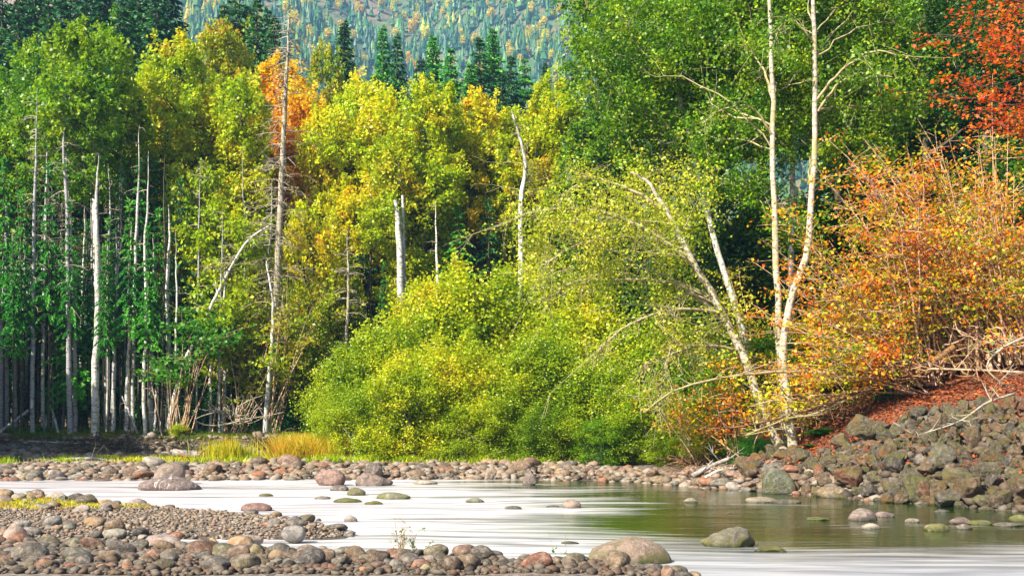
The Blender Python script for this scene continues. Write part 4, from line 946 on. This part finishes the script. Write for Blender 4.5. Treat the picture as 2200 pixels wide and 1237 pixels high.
def stone(name, x, y, z, w_, d_, h_, rz, col, me, m_, label, cat, group=None, tilt=0, kind=None):
    o = obj(name, me, m_, None, (x, y, z), (R.normal() * tilt, R.normal() * tilt, rz), (w_ / 2, d_ / 2, h_ / 2))
    cs = .58 if group == 'cobbles of the near strip' else .82 if group in ('cobbles of the near strip', 'stones rimming the gravel bar', 'stones of the far shore', 'riprap boulders of the right bank') else .62; o.color = (col[0] * cs, col[1] * cs, col[2] * cs, 1)
    return tag(o, label, cat, group, kind)

# rocks in and beside the river, one by one: centre px, waterline py, width px, height px, colour, mesh kind, label
GR = 'rocks standing in the river'
placed = []
def river_rock(px, py, wp, hp, col, label, m_=M_STONE, ang=False, k=0, z0=0.0, name='river_rock', group=GR, deep=.75):
    Y = (CAMZ - z0) * F / (py - HOR); x = (px - 1100) * Y / F; w_ = wp * Y / F; h_ = hp * Y / F
    me = (RM if ang else SM)[k % 9]
    o = stone(name, x, Y + w_ * deep * .3, z0 + h_ * .1, w_ * 1.06, w_ * deep, h_ * (2.5 if ang else 1.85), R.uniform(-.25, .25), col, me, m_, label, 'rock', group)
    placed.append((x, Y + w_ * deep * .3, w_ * .5)); return o
for i, a in enumerate([
 (355, 1053, 126, 27, (.23, .16, .145), 'long brown whaleback rock with white veins in the left channel', M_STREAK),
 (548, 1097, 66, 17, (.26, .12, .10), 'reddish low rock alone in the left channel'),
 (730, 1054, 40, 13, (.12, .09, .08), 'dark rock furthest left of the mossy trio'),
 (764, 1064, 40, 16, (.13, .11, .07), 'dark brown mossy rock above the flat mossy one', M_STONEM),
 (744, 1079, 62, 9, (.16, .17, .06), 'flat green mossy rock in midstream', M_STONEM),
 (842, 1072, 74, 14, (.30, .29, .22), 'long grey mossy rock in midstream', M_STONEM),
 (802, 1083, 38, 7, (.15, .16, .05), 'small flat mossy rock below the long grey one', M_STONEM),
 (692, 1072, 34, 7, (.26, .23, .18), 'small tan rock left of the flat mossy one'),
 (570, 1066, 30, 6, (.25, .24, .16), 'small greenish rock above the reddish one', M_STONEM),
 (1020, 1079, 38, 9, (.27, .26, .17), 'small tan rock alone in the white water'),
 (1102, 1093, 36, 7, (.20, .18, .15), 'low dark rock left of the pointed tan one'),
 (1188, 1089, 28, 4, (.10, .10, .08), 'sliver of dark rock beside the pointed tan one'),
 (1229, 1091, 38, 18, (.34, .25, .19), 'pointed tan brown rock in midstream'),
 (752, 1120, 29, 13, (.36, .32, .27), 'small grey rock in the white water off the gravel bar'),
 (1224, 1168, 38, 5, (.10, .11, .07), 'nearly drowned dark rock above the big pink boulder'),
 (1355, 1213, 180, 56, (.42, .29, .22), 'biggest boulder, pink and mossy, at the front of the river', M_STONEM),
 (1565, 1175, 108, 37, (.20, .18, .165), 'grey craggy boulder in the middle of the river', M_STONEM, True, 2),
 (1655, 1185, 84, 12, (.13, .13, .05), 'flat mossy ledge right of the grey craggy boulder', M_STONEM, True, 3),
 (1485, 1079, 28, 9, (.50, .42, .28), 'small pale yellow rock in the calm dark water'),
 (1635, 1078, 68, 11, (.36, .30, .20), 'long tan rock lying in the calm water'),
 (1690, 1079, 70, 6, (.20, .16, .11), 'thin brown ledge right of the long tan rock'),
 (1760, 1117, 46, 6, (.45, .45, .25), 'pale mossy rock barely above the calm water', M_STONEM),
 (1857, 1117, 64, 24, (.27, .20, .17), 'brown peaked rock in the calm water'),
 (1902, 1110, 42, 11, (.27, .19, .16), 'low brown rock behind the peaked one'),
 (1873, 1136, 44, 12, (.55, .48, .36), 'pale cream rock below the peaked brown one'),
 (1962, 1121, 30, 8, (.52, .44, .32), 'small cream rock right of the peaked brown one'),
 (2017, 1140, 50, 15, (.44, .38, .22), 'cream rock with moss patches, right channel', M_STONEM),
 (2068, 1125, 46, 13, (.26, .17, .14), 'reddish brown rock with a twig behind the mossy one'),
 (2072, 1136, 34, 11, (.16, .13, .09), 'dark little rock right of the cream mossy one'),
 (2108, 1126, 54, 9, (.15, .17, .04), 'green moss covered rock near the right edge', M_STONEM),
 (2172, 1130, 62, 7, (.22, .18, .14), 'flat brown rock near the right edge'),
 (2196, 1119, 50, 13, (.26, .24, .09), 'mossy tan rock cut by the right edge', M_STONEM),
 (2026, 1100, 34, 6, (.13, .12, .09), 'flat dark rock close under the riprap'),
 (1675, 1060, 70, 54, (.19, .22, .14), 'big round green grey boulder at the foot of the alders', M_RIP, False, 1),
 (362, 1030, 66, 38, (.30, .22, .17), 'large rounded brown boulder on the far left shore'),
 (180, 1010, 50, 20, (.30, .25, .22), 'grey rounded boulder far left beside the grass'),
 (790, 1043, 92, 30, (.24, .17, .14), 'large brown boulder at the far water edge', M_STONE, True, 1),
 (800, 1020, 54, 20, (.15, .12, .10), 'dark boulder behind the large brown one', M_STONE, True, 4),
 (710, 1032, 62, 24, (.34, .19, .15), 'reddish round boulder on the far shore'),
 (912, 1040, 52, 9, (.50, .44, .34), 'pale flat stone at the far water edge'),
 (1052, 1020, 36, 18, (.38, .28, .20), 'square tan boulder on the middle far shore', M_STONE, True, 5),
 (1142, 1032, 40, 20, (.20, .15, .13), 'dark stone topping the middle far shore', M_STONE, True, 6)]):
    px, py, wp, hp, col, lab = a[:6]; m_ = a[6] if len(a) > 6 else M_STONE; ang = a[7] if len(a) > 7 else False; k = a[8] if len(a) > 8 else i
    dry = any(s_ in lab for s_ in ('shore', 'behind the large brown'))
    z0 = .15 if dry and py < 1036 else 0.0
    river_rock(px, py, wp, hp, col, lab, m_, ang, k, z0)
# special stones of the near shore
GN = 'stones of the near shore'
for i, a in enumerate([
 (517, 1186, 66, 36, (.42, .24, .11), 'orange brown boulder, largest of the near stone strip'),
 (456, 1188, 32, 32, (.38, .27, .13), 'pointed tan stone left of the orange brown boulder'),
 (548, 1199, 42, 29, (.28, .22, .09), 'olive rounded stone right below the orange brown boulder'),
 (596, 1204, 46, 23, (.34, .23, .13), 'tan stone right of the olive one'),
 (627, 1202, 36, 17, (.09, .08, .05), 'dark mossy stone on the near strip', M_STONEM),
 (225, 1226, 50, 16, (.45, .19, .09), 'long orange stone low on the near strip'),
 (272, 1226, 28, 24, (.42, .20, .11), 'orange upright stone beside the long orange one'),
 (101, 1176, 58, 24, (.10, .075, .055), 'dark mossy stone on the left of the gravel bar', M_STONEM),
 (343, 1172, 76, 24, (.50, .39, .34), 'pale pink broad stone at the edge of the gravel bar'),
 (337, 1174, 30, 16, (.33, .20, .15), 'brown stone tucked before the pale pink one'),
 (530, 1165, 62, 15, (.48, .37, .30), 'pale flat stone at the near side of the gravel bar'),
 (28, 1164, 54, 38, (.43, .33, .27), 'tan blocky boulder at the left edge of the bar'),
 (60, 1146, 44, 14, (.33, .28, .24), 'grey brown stone behind the tan blocky boulder'),
 (100, 1126, 36, 16, (.16, .12, .09), 'dark brown stone alone on the gravel bar'),
 (30, 1198, 64, 24, (.20, .19, .18), 'dark grey broad stone on the left near strip'),
 (255, 1192, 90, 20, (.46, .34, .20), 'long sandy stone at the edge of the little channel'),
 (118, 1072, 46, 14, (.50, .42, .34), 'pale round stone on the upper left of the bar'),
 (78, 1066, 30, 16, (.28, .19, .15), 'brown round stone on the upper left of the bar'),
 (630, 1150, 50, 22, (.32, .30, .28), 'grey angular stone at the tip of the gravel bar'),
 (1435, 1240, 28, 26, (.34, .19, .12), 'reddish brown stone right at the lower edge beside the water'),
 (915, 1228, 30, 16, (.45, .43, .22), 'yellowish stone right of the leafy sprig'),
 (850, 1226, 38, 24, (.24, .22, .18), 'dark grey round stone below the leafy sprig'),
 (690, 1192, 34, 20, (.40, .33, .24), 'tan round stone left of the sprig'),
 (780, 1232, 26, 16, (.50, .20, .06), 'bright orange small stone low on the near strip'),
 (920, 1214, 34, 22, (.42, .33, .26), 'pinkish round stone at the right of the sprig'),
 (560, 1232, 48, 12, (.45, .25, .15), 'flat reddish stone at the bottom of the near strip')]):
    px, py, wp, hp, col, lab = a[:6]; m_ = a[6] if len(a) > 6 else M_STONE
    river_rock(px, py, wp, hp, col, lab, m_, False, i + 2, .13, 'shore_boulder', GN)

def blocked(x, y, r_, lst, f=.8):
    for (a, b_, c) in lst:
        if (a - x) ** 2 + (b_ - y) ** 2 < (f * (c + r_)) ** 2: return True
    return False
LM = [  # landmarks (px, py) by which small stones are described
 ((60, 1075), 'on the upper left of the gravel bar'), ((60, 1150), 'near the tan blocky boulder at left'), ((240, 1100), 'along the top edge of the gravel bar'), ((250, 1170), 'between the dark mossy and the pale pink stone'), ((530, 1160), 'round the pale flat stone by the bar'), ((690, 1145), 'at the tip of the gravel bar'),
 ((60, 1215), 'in the lower left corner'), ((240, 1215), 'round the long orange stone'), ((430, 1215), 'left of the orange brown boulder'), ((600, 1220), 'below the olive stone'), ((760, 1220), 'left of the leafy sprig'), ((940, 1225), 'right of the leafy sprig'), ((1130, 1225), 'on the strip left of the biggest boulder'), ((1330, 1235), 'in front of the biggest boulder'),
 ((100, 1025), 'on the far shore at the left edge'), ((300, 1020), 'on the far shore by the brown boulder'), ((520, 1020), 'on the far shore under the driftwood log'), ((700, 1020), 'on the far shore by the reddish boulder'), ((880, 1020), 'on the far shore past the dark boulder'), ((1060, 1020), 'on the far shore by the square tan boulder'), ((1250, 1025), 'on the far shore below the dark willows'), ((1420, 1035), 'on the shore left of the undercut roots'), ((1580, 1050), 'on the shore under the alders'),
 ((1750, 1040), 'right of the round green boulder'), ((1760, 975), 'at the top left of the riprap'), ((1880, 1060), 'at the waterline of the riprap, left part'), ((1880, 930), 'on the upper riprap under the red slope'), ((1970, 1000), 'in the middle of the riprap'), ((2050, 1080), 'at the waterline of the riprap, right part'), ((2060, 900), 'on the upper riprap below the dry branch'), ((2160, 980), 'in the riprap near the right edge'), ((2160, 870), 'at the top right of the riprap'), ((2170, 1085), 'at the waterline by the right edge')]
def where(x, y, z):
    px, py = SX(x, y), SY(y, z)
    return min(LM, key=lambda l: (l[0][0] - px) ** 2 + 6 * (l[0][1] - py) ** 2)[1]
def scatter(n, region, size, weights, name, cat, group, meshes, m_, hf=(.34, .66), sink=.2, seed=0, f=.62, tries=30000, want_px=None, extra=None, tilt=.18, stack=0, df=(.65, .95)):
    """individual stones; returns those past the limit as small-stone data"""
    r = np.random.default_rng(seed); out = []
    cand = []
    for _ in range(tries):
        if len(cand) >= n: break
        x, y = region(r)
        if x is None: continue
        w_ = size(r, x, y); z = zg(x, y)
        if z < -.12: continue
        if blocked(x, y, w_ * .5, out + placed, f): continue
        out.append((x, y, w_ * .5)); cand.append((x, y, z, w_))
    for (x, y, z, w_) in cand:
        c = int(r.choice(len(PAL), p=weights)); nm, col = PAL[c]
        kk = r.uniform(.6, 1.25); col = tuple(float(np.clip(v * kk * r.uniform(.95, 1.05), .02, .6)) for v in col)
        h_ = w_ * r.uniform(*hf); shp = 'flat' if h_ / w_ < sum(hf) / 2 else 'round'
        big = 'large' if w_ > np.median([c_[3] for c_ in cand]) * 1.25 else ''
        lab = ' '.join(('%s %s %s %s %s' % (big, shp, nm, 'boulder' if w_ > .75 else 'stone', where(x, y, z + h_ * .3))).split())
        stone(name, x, y, z + h_ * (.5 - sink) , w_, w_ * r.uniform(*df), h_, r.uniform(0, 6.28), col, meshes[r.integers(0, len(meshes))], m_, lab, cat, group, tilt)
    placed.extend(out)
    return cand
def reg_near(r):
    y = r.uniform(13.4, 17.4); x = r.uniform(-.5 * y - .5, 2.6)
    return (x, y) if sdf(NEAR, np.array([x]), np.array([y]))[0] > -.12 else (None, None)
wN = np.array([.20, .18, .15, .16, .13, .05, .07, .06]); wF = np.array([.14, .22, .10, .14, .04, .12, .05, .19]); wR = np.array([.12, .27, .08, .08, .32, .01, .12, .02])
scatter(285, reg_near, lambda r, x, y: float(np.clip(r.lognormal(-1.32, .38), .14, .5)), wN / wN.sum(), 'cobble', 'stone', 'cobbles of the near strip', SM, M_STONE, seed=1, f=.66)
def reg_bar(r):
    y = r.uniform(17, 30); x = r.uniform(-.5 * y - .5, -2.2); s = sdf(BAR, np.array([x]), np.array([y]))[0]
    edge = .6
    return (x, y) if (-.3 if y > 19 else .05) < s < edge or (x < -.36 * y and -.3 < s < 2.6) or (x > -4.4 and 18.6 < y < 20.5 and s > -.3) or (r.random() < .02 and s > 0) else (None, None)
scatter(125, reg_bar, lambda r, x, y: float(np.clip(r.lognormal(-1.4, .42), .12, .50)), np.array([.24, .10, .06, .16, .06, .24, .06, .08]), 'bar_stone', 'stone', 'stones rimming the gravel bar', SM, M_STONE, seed=2, f=.72)
def reg_far(r):
    x = r.uniform(-18.5, 8.6); t = r.uniform(-.9, 4.4); y = np.interp(x, WX, WY) + t
    if x > 3 and t > 3.2: return None, None
    if abs(x) > .5 * y: return None, None
    return (x, y)
scatter(295, reg_far, lambda r, x, y: float(np.clip(r.lognormal(-.88, .38), .24, .95)), wF / wF.sum(), 'far_stone', 'stone', 'stones of the far shore', SM, M_STONE, seed=3, f=.58, hf=(.34, .62))
def reg_rip(r):
    x = r.uniform(6.6, 16); y = r.uniform(20, 34); yw = np.interp(x, WX, WY); t = y - yw
    if x > .53 * y: return None, None
    z = zg(x, y); top = np.interp(x, [7, 8.5, 10, 11.5, 14], [.5, .8, 1.45, 2.05, 2.55])
    return (x, y) if -.8 < t and z < top and t < 12 else (None, None)
scatter(298, reg_rip, lambda r, x, y: float(np.clip(r.lognormal(-.52, .38), .32, 1.4)), wR / wR.sum(), 'riprap_boulder', 'boulder', 'riprap boulders of the right bank', RM, M_RIP, hf=(.6, .95), sink=.08, seed=4, f=.52, tilt=.5, df=(.7, 1.0))

# small pebbles: one mesh each
ico = bmesh.new(); bmesh.ops.create_icosphere(ico, subdivisions=1, radius=1); IV = np.array([v.co[:] for v in ico.verts]); IF = np.array([[v.index for v in f.verts] for f in ico.faces]); ico.free()
def pebbles(name, X, Y, S, seed, label, zoff=.25, flat=(.35, .7), smooth=True, mat_=None):
    r = np.random.default_rng(seed); n = len(X); Z = ground_h(X, Y)
    a = r.uniform(0, 6.28, n); ca, sa = np.cos(a)[:, None], np.sin(a)[:, None]
    P_ = IV[None] * (1 + r.normal(size=(n, len(IV), 1)) * .10)
    sx, sy, sz = S * .5, S * .5 * r.uniform(.6, .95, n), S * .5 * r.uniform(*flat, n)
    px = P_[..., 0] * sx[:, None]; py = P_[..., 1] * sy[:, None]; pz = P_[..., 2] * sz[:, None] + px * r.normal(size=(n, 1)) * .15
    V = np.stack([px * ca - py * sa + X[:, None], px * sa + py * ca + Y[:, None], pz + (Z + sz * zoff * 2)[:, None]], -1).reshape(-1, 3)
    Fc = (IF[None] + (np.arange(n) * len(IV))[:, None, None]).reshape(-1, 3)
    o = obj(name, new_mesh(name, V, Fc, smooth, {'rnd': np.repeat(r.random(n), len(IF))}), mat_ or M_PEB)
    return tag(o, label, 'gravel', kind='stuff')
def samp(n, x0, x1, y0, y1, poly, lo, hi, seed, pw=1.0):
    r = np.random.default_rng(seed); X = r.uniform(x0, x1, n * 3); Y = r.uniform(y0, y1, n * 3)
    s = sdf(poly, X, Y) if poly is not None else np.full(X.shape, 1.)
    k = (s > lo) & (np.abs(X) < .52 * Y + .5); X, Y = X[k][:n], Y[k][:n]
    return X, Y, r
X, Y, r_ = samp(7500, -10, 2.6, 13, 17.5, NEAR, -.1, 9, 1)
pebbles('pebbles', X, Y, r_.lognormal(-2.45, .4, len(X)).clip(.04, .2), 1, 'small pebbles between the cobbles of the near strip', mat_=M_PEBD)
X, Y, r_ = samp(12000, -15.5, -2.2, 16.6, 30, BAR, -.05, 9, 2)
pebbles('gravel', X, Y, r_.lognormal(-2.85, .38, len(X)).clip(.03, .16), 2, 'fine grey gravel covering the low bar')
r_ = np.random.default_rng(3); X = r_.uniform(-19, 9, 5200); t_ = r_.uniform(-.6, 8, 5200); Y = np.interp(X, WX, WY) + t_
k_ = ~((X > 3) & (t_ > 3.5)); X, Y = X[k_], Y[k_]
pebbles('shore_gravel', X, Y, r_.lognormal(-1.45, .4, len(X)).clip(.1, .5), 3, 'small stones filling the far shore')
X = r_.uniform(-26, -9, 3200); Y = r_.uniform(47, 53.9, 3200)
pebbles('bank_gravel', X, Y, r_.lognormal(-1.5, .55, len(X)).clip(.08, .7), 4, 'grey gravel spilling from the cut bank')
X = r_.uniform(7, 16, 2600); Y = r_.uniform(19, 33, 2600); k_ = (Y > np.interp(X, WX, WY) - .4) & (X < .52 * Y) & (ground_h(X, Y) < np.interp(X, [7, 8.5, 10, 11.5, 14], [.5, .8, 1.45, 2.05, 2.55]))
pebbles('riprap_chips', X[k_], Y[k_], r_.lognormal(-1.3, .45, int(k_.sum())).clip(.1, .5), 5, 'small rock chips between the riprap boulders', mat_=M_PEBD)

# leaf litter on the red slope
r_ = np.random.default_rng(5); X = r_.uniform(7.2, 23, 80000); Y = r_.uniform(22, 38, 80000); Z = ground_h(X, Y)
top = np.interp(X, [7, 8.5, 10, 11.5, 14], [.45, .65, 1.2, 1.8, 2.3]); k_ = (Z > top) & (X < .68 * Y) & (Z < 4.6)
C = np.stack([X, Y, Z + .03], -1)[k_][:19000]
q = quads_at(r_, C, .05, .035, up=1.2)
tag(obj('leaf_litter', new_mesh('litter', q[0], q[1], False, {'rnd': q[2]}), L_LIT), 'fallen red leaves on the bare slope', 'leaf litter', kind='stuff')
k_ = (Z > .3) & (Z <= top) & (X < .52 * Y); C = np.stack([X, Y, Z + .35], -1)[k_][:350]
q = quads_at(r_, C, .06, .045, up=1.2)
tag(obj('fallen_leaves', new_mesh('litter', q[0], q[1], False, {'rnd': q[2]}), L_LIT), 'scattered red leaves on the riprap', 'leaves', kind='stuff')

# grass ------------------------------------------------------------
def grass(name, X, Y, h, m_, label, seed, w_=.02, lean=.35, per=1):
    r = np.random.default_rng(seed); n = len(X); Z = ground_h(X, Y)
    A = np.stack([X, Y, Z - .02], -1); hh = h * r.uniform(.4, 1.2, n) * (.62 + .5 * np.abs(np.sin(X * 2.3 + 1.7 * np.sin(Y * 1.9))))
    B = A + np.stack([r.normal(size=n) * lean * hh, r.normal(size=n) * lean * hh, hh], -1)
    q = blade_quads(r, A, B, w_)
    return tag(obj(name, new_mesh(name, q[0], q[1], False, {'rnd': q[2]}), m_), label, 'grass', kind='stuff')
def strip(n, p0, p1, Y0, Y1, seed, clump=0):
    r = np.random.default_rng(seed); Y = r.uniform(Y0, Y1, n); X = (r.uniform(p0, p1, n) - 1100) * Y / F
    if clump:
        c = r.integers(0, clump, n); cy_ = r.uniform(Y0, Y1, clump); cx = (r.uniform(p0, p1, clump) - 1100) * cy_ / F
        X = cx[c] + r.normal(size=n) * .35; Y = cy_[c] + r.normal(size=n) * .25
    return X, Y
grass('bank_grass', *strip(24000, -40, 700, 53.6, 58, 1), .38, L_GRASS, 'green grass along the top of the cut bank', 1, .025)
grass('golden_grass', *strip(16000, 610, 745, 43.5, 48, 2, 60), .95, L_GOLD, 'tall golden orange grass at the left end of the willows', 2, .018, .4)
grass('shore_grass', *strip(6500, -20, 700, 43.0, 47.5, 3, 42), .30, L_YG, 'low golden grass tufts behind the far stones', 3, .022)
grass('orange_weeds', *strip(1100, 450, 530, 46, 47.5, 4, 12), .9, L_GOLD, 'dry orange weeds before the driftwood log', 4, .02, .15)
grass('bar_grass', *strip(5000, -30, 330, 23, 26.5, 5, 60), .10, L_GOLD, 'low green weeds on the left of the gravel bar', 5, .012, .6)
grass('forest_floor_plants', *strip(14000, -60, 1250, 57, 64, 6, 300), .6, L_GREEN, 'low dark plants on the forest floor', 6, .05, .5)
grass('willow_edge_grass', *strip(9000, 680, 1640, 42, 43.2, 7, 160), .35, L_YG, 'short grass between far stones and willows', 7, .022)

# leafy sprig growing out of the near stones
def sprig(px, py, Y, n, h, seed, label, leafy=.6, col=B_RED):
    r = np.random.default_rng(seed); b0 = T(px, py, Y); b0[2] = zg(b0[0], Y)
    paths, C = [], []
    for k in range(n):
        d = np.array([r.normal() * .8, r.normal() * .3, 1.0]); d /= np.linalg.norm(d); l = h * r.uniform(.55, 1.1)
        e = d * l; q = bez(np.zeros(3), np.array([0, 0, l * .4]) + r.normal(size=3) * .05, e, 7)
        paths.append((q, np.linspace(.006, .002, 7)))
        for _ in range(5):
            s = q[r.integers(2, 7)]; e2 = s + r.normal(size=3) * .09 + [0, 0, .05]; paths.append((np.array([s, (s + e2) / 2, e2]), np.array([.003, .002, .001])))
            if r.random() < leafy:
                C.append(s + (e2 - s) * r.random((6, 1)) + r.normal(size=(6, 3)) * .012)
    v, f = tubes(paths, 4); t_ = root('sprig', b0, label, 'sprig', None)
    obj('stems', new_mesh('stems', v, f, True), col, t_)
    if C:
        q = quads_at(r, np.concatenate(C), .016, .010, up=.3); obj('leaves', new_mesh('leaves', q[0], q[1], False, {'rnd': q[2]}), L_FERN, t_)
sprig(862, 1222, 14.9, 9, .55, 1, 'brown twiggy sprig with few leaves on the near strip', .15)
sprig(895, 1218, 14.9, 6, .42, 2, 'green leafy sprig right of the twiggy one', .9)
sprig(1190, 1222, 14.9, 2, .32, 3, 'thin green stem at the water edge left of the biggest boulder', .8)
sprig(2058, 1113, 22, 2, .5, 4, 'dry twig standing on the reddish brown rock', 0)

# ------------------------------------------------------------------ the far mountain forest
def far_forest():
    r = np.random.default_rng(9); n = 10500
    Y = r.uniform(640, 1250, n); px = r.uniform(150, 2050, n); X = (px - 1100) * Y / F; Z = mount_h(X, Y)
    dens = np.sin(X * .013 + 1.2) * np.cos(Y * .009 + X * .004) + np.sin(X * .05 + Y * .03) * .35
    py = HOR - (Z - 2) * F / Y
    keep = (r.random(n) < np.where((dens > .15) & (px < 900), .25, 1.0)) & (py > -120) & (py < 420)
    X, Y, Z = X[keep], Y[keep], Z[keep]; n = len(X)
    H = r.uniform(8, 24, n) * r.uniform(.75, 1, n); Rr = H * r.uniform(.13, .24, n)
    Vs, Fs, off = [], [], 0; K = 6
    a0 = r.uniform(0, 6.28, n)
    for (zb, zt, rs) in [(.08, .55, 1.0), (.32, .78, .72), (.56, 1.0, .46)]:
        ang = a0[:, None] + np.arange(K)[None] * 2 * np.pi / K + zb * 3
        jr = Rr[:, None] * rs * r.uniform(.6, 1.3, (n, K))
        bx = X[:, None] + np.cos(ang) * jr; by = Y[:, None] + np.sin(ang) * jr; bz = (Z + H * zb)[:, None] + r.normal(size=(n, K)) * .6
        ring = np.stack([bx, by, bz], -1); tip = np.stack([X + r.normal(size=n) * .3, Y, Z + H * zt], -1)[:, None]
        Vs.append(np.concatenate([ring, tip], 1).reshape(-1, 3))
        base = (np.arange(n) * (K + 1))[:, None] + off
        i = np.arange(K)[None]; Fs.append(np.stack([base + i, base + (i + 1) % K, np.repeat(base + K, K, 1)], -1).reshape(-1, 3)); off += n * (K + 1)
    rnd = np.tile(np.repeat(r.random(n), K), 3)
    tag(obj('mountain_forest', new_mesh('mountain_forest', np.concatenate(Vs), np.concatenate(Fs), False, {'rnd': rnd}), L_FAR), 'blue green conifer forest on the far mountain', 'forest', kind='stuff')
    # autumn trees scattered among it
    blobs = []
    for s_ in range(3):
        rb_ = np.random.default_rng(s_); C = in_ell(rb_, [((0, 0, 9), (4, 4, 6)), ((1.5, 0, 6), (3.5, 3, 4)), ((-1.5, .5, 7), (3, 3, 4))], 420, .7)
        q_ = quads_at(rb_, C, 1.1, .75); blobs.append(new_mesh('autumn_tree_crown', q_[0], q_[1], False, {'rnd': q_[2]}))
    for i in range(330):
        Yt = r.uniform(680, 1200); pxx = r.uniform(380, 1290); x = (pxx - 1100) * Yt / F; z = mount_h(x, Yt); py = HOR - (z - 2) * F / Yt
        if py < -20 or py > 260: continue
        o = obj('far_autumn_tree', blobs[i % 3], L_FARO, None, (x, Yt, z), (0, 0, r.random() * 6), (s := r.uniform(.45, 1.05), s, s * r.uniform(.9, 1.3)))
        reg = 'above the left conifers' if pxx < 640 else 'above the lone conifer' if pxx < 800 else 'above the middle conifers' if pxx < 1000 else 'above the right conifers'
        tag(o, 'autumn tree on the hazy mountain %s, %s slope' % (reg, 'upper' if py < 60 else 'middle' if py < 120 else 'lower'), 'tree', 'autumn trees on the mountain')
far_forest()

# ------------------------------------------------------------------ haze
hb = NB('haze_air')
pv = hb.n('ShaderNodeVolumePrincipled', {'Color': (.30, .58, 1.0, 1), 'Density': .00026, 'Anisotropy': 0.0})
hb.out(None, pv.outputs[0])
x0, x1, y0, y1, z0, z1 = -1900, 2000, -60, 2100, -12, 1100
hv = np.array([(x0, y0, z0), (x1, y0, z0), (x1, y1, z0), (x0, y1, z0), (x0, y0, z1), (x1, y0, z1), (x1, y1, z1), (x0, y1, z1)], float)
hf_ = np.array([(0, 3, 2, 1), (4, 5, 6, 7), (0, 1, 5, 4), (1, 2, 6, 5), (2, 3, 7, 6), (3, 0, 4, 7)])
tag(obj('haze', new_mesh('haze', hv, hf_), hb.m), kind='stuff')

# ------------------------------------------------------------------ every shared label gets its rank along the picture
def rank_labels():
    from collections import defaultdict
    g = defaultdict(list)
    for o in SC.objects:
        if o.parent is None and o.get('label') and o.get('kind') is None: g[o['label']].append(o)
    for lab, lst in g.items():
        if len(lst) < 2: continue
        lst.sort(key=lambda o: o.location.x / max(o.location.y, 1))
        for i, o in enumerate(lst):
            n_ = i + 1; sfx = {1: 'st', 2: 'nd', 3: 'rd'}.get(n_ % 10 if n_ % 100 not in (11, 12, 13) else 0, 'th')
            o['label'] = '%s, %s' % (lab, 'leftmost such' if i == 0 else 'rightmost such' if i == len(lst) - 1 else '%d%s from left' % (n_, sfx))
rank_labels()
for _o in SC.objects:      # foliage, twigs and stems are past counting
    if _o.parent is not None and _o.name.split('.')[0] in ('crown', 'branches', 'leaves', 'twigs', 'stems'): _o['kind'] = 'stuff'
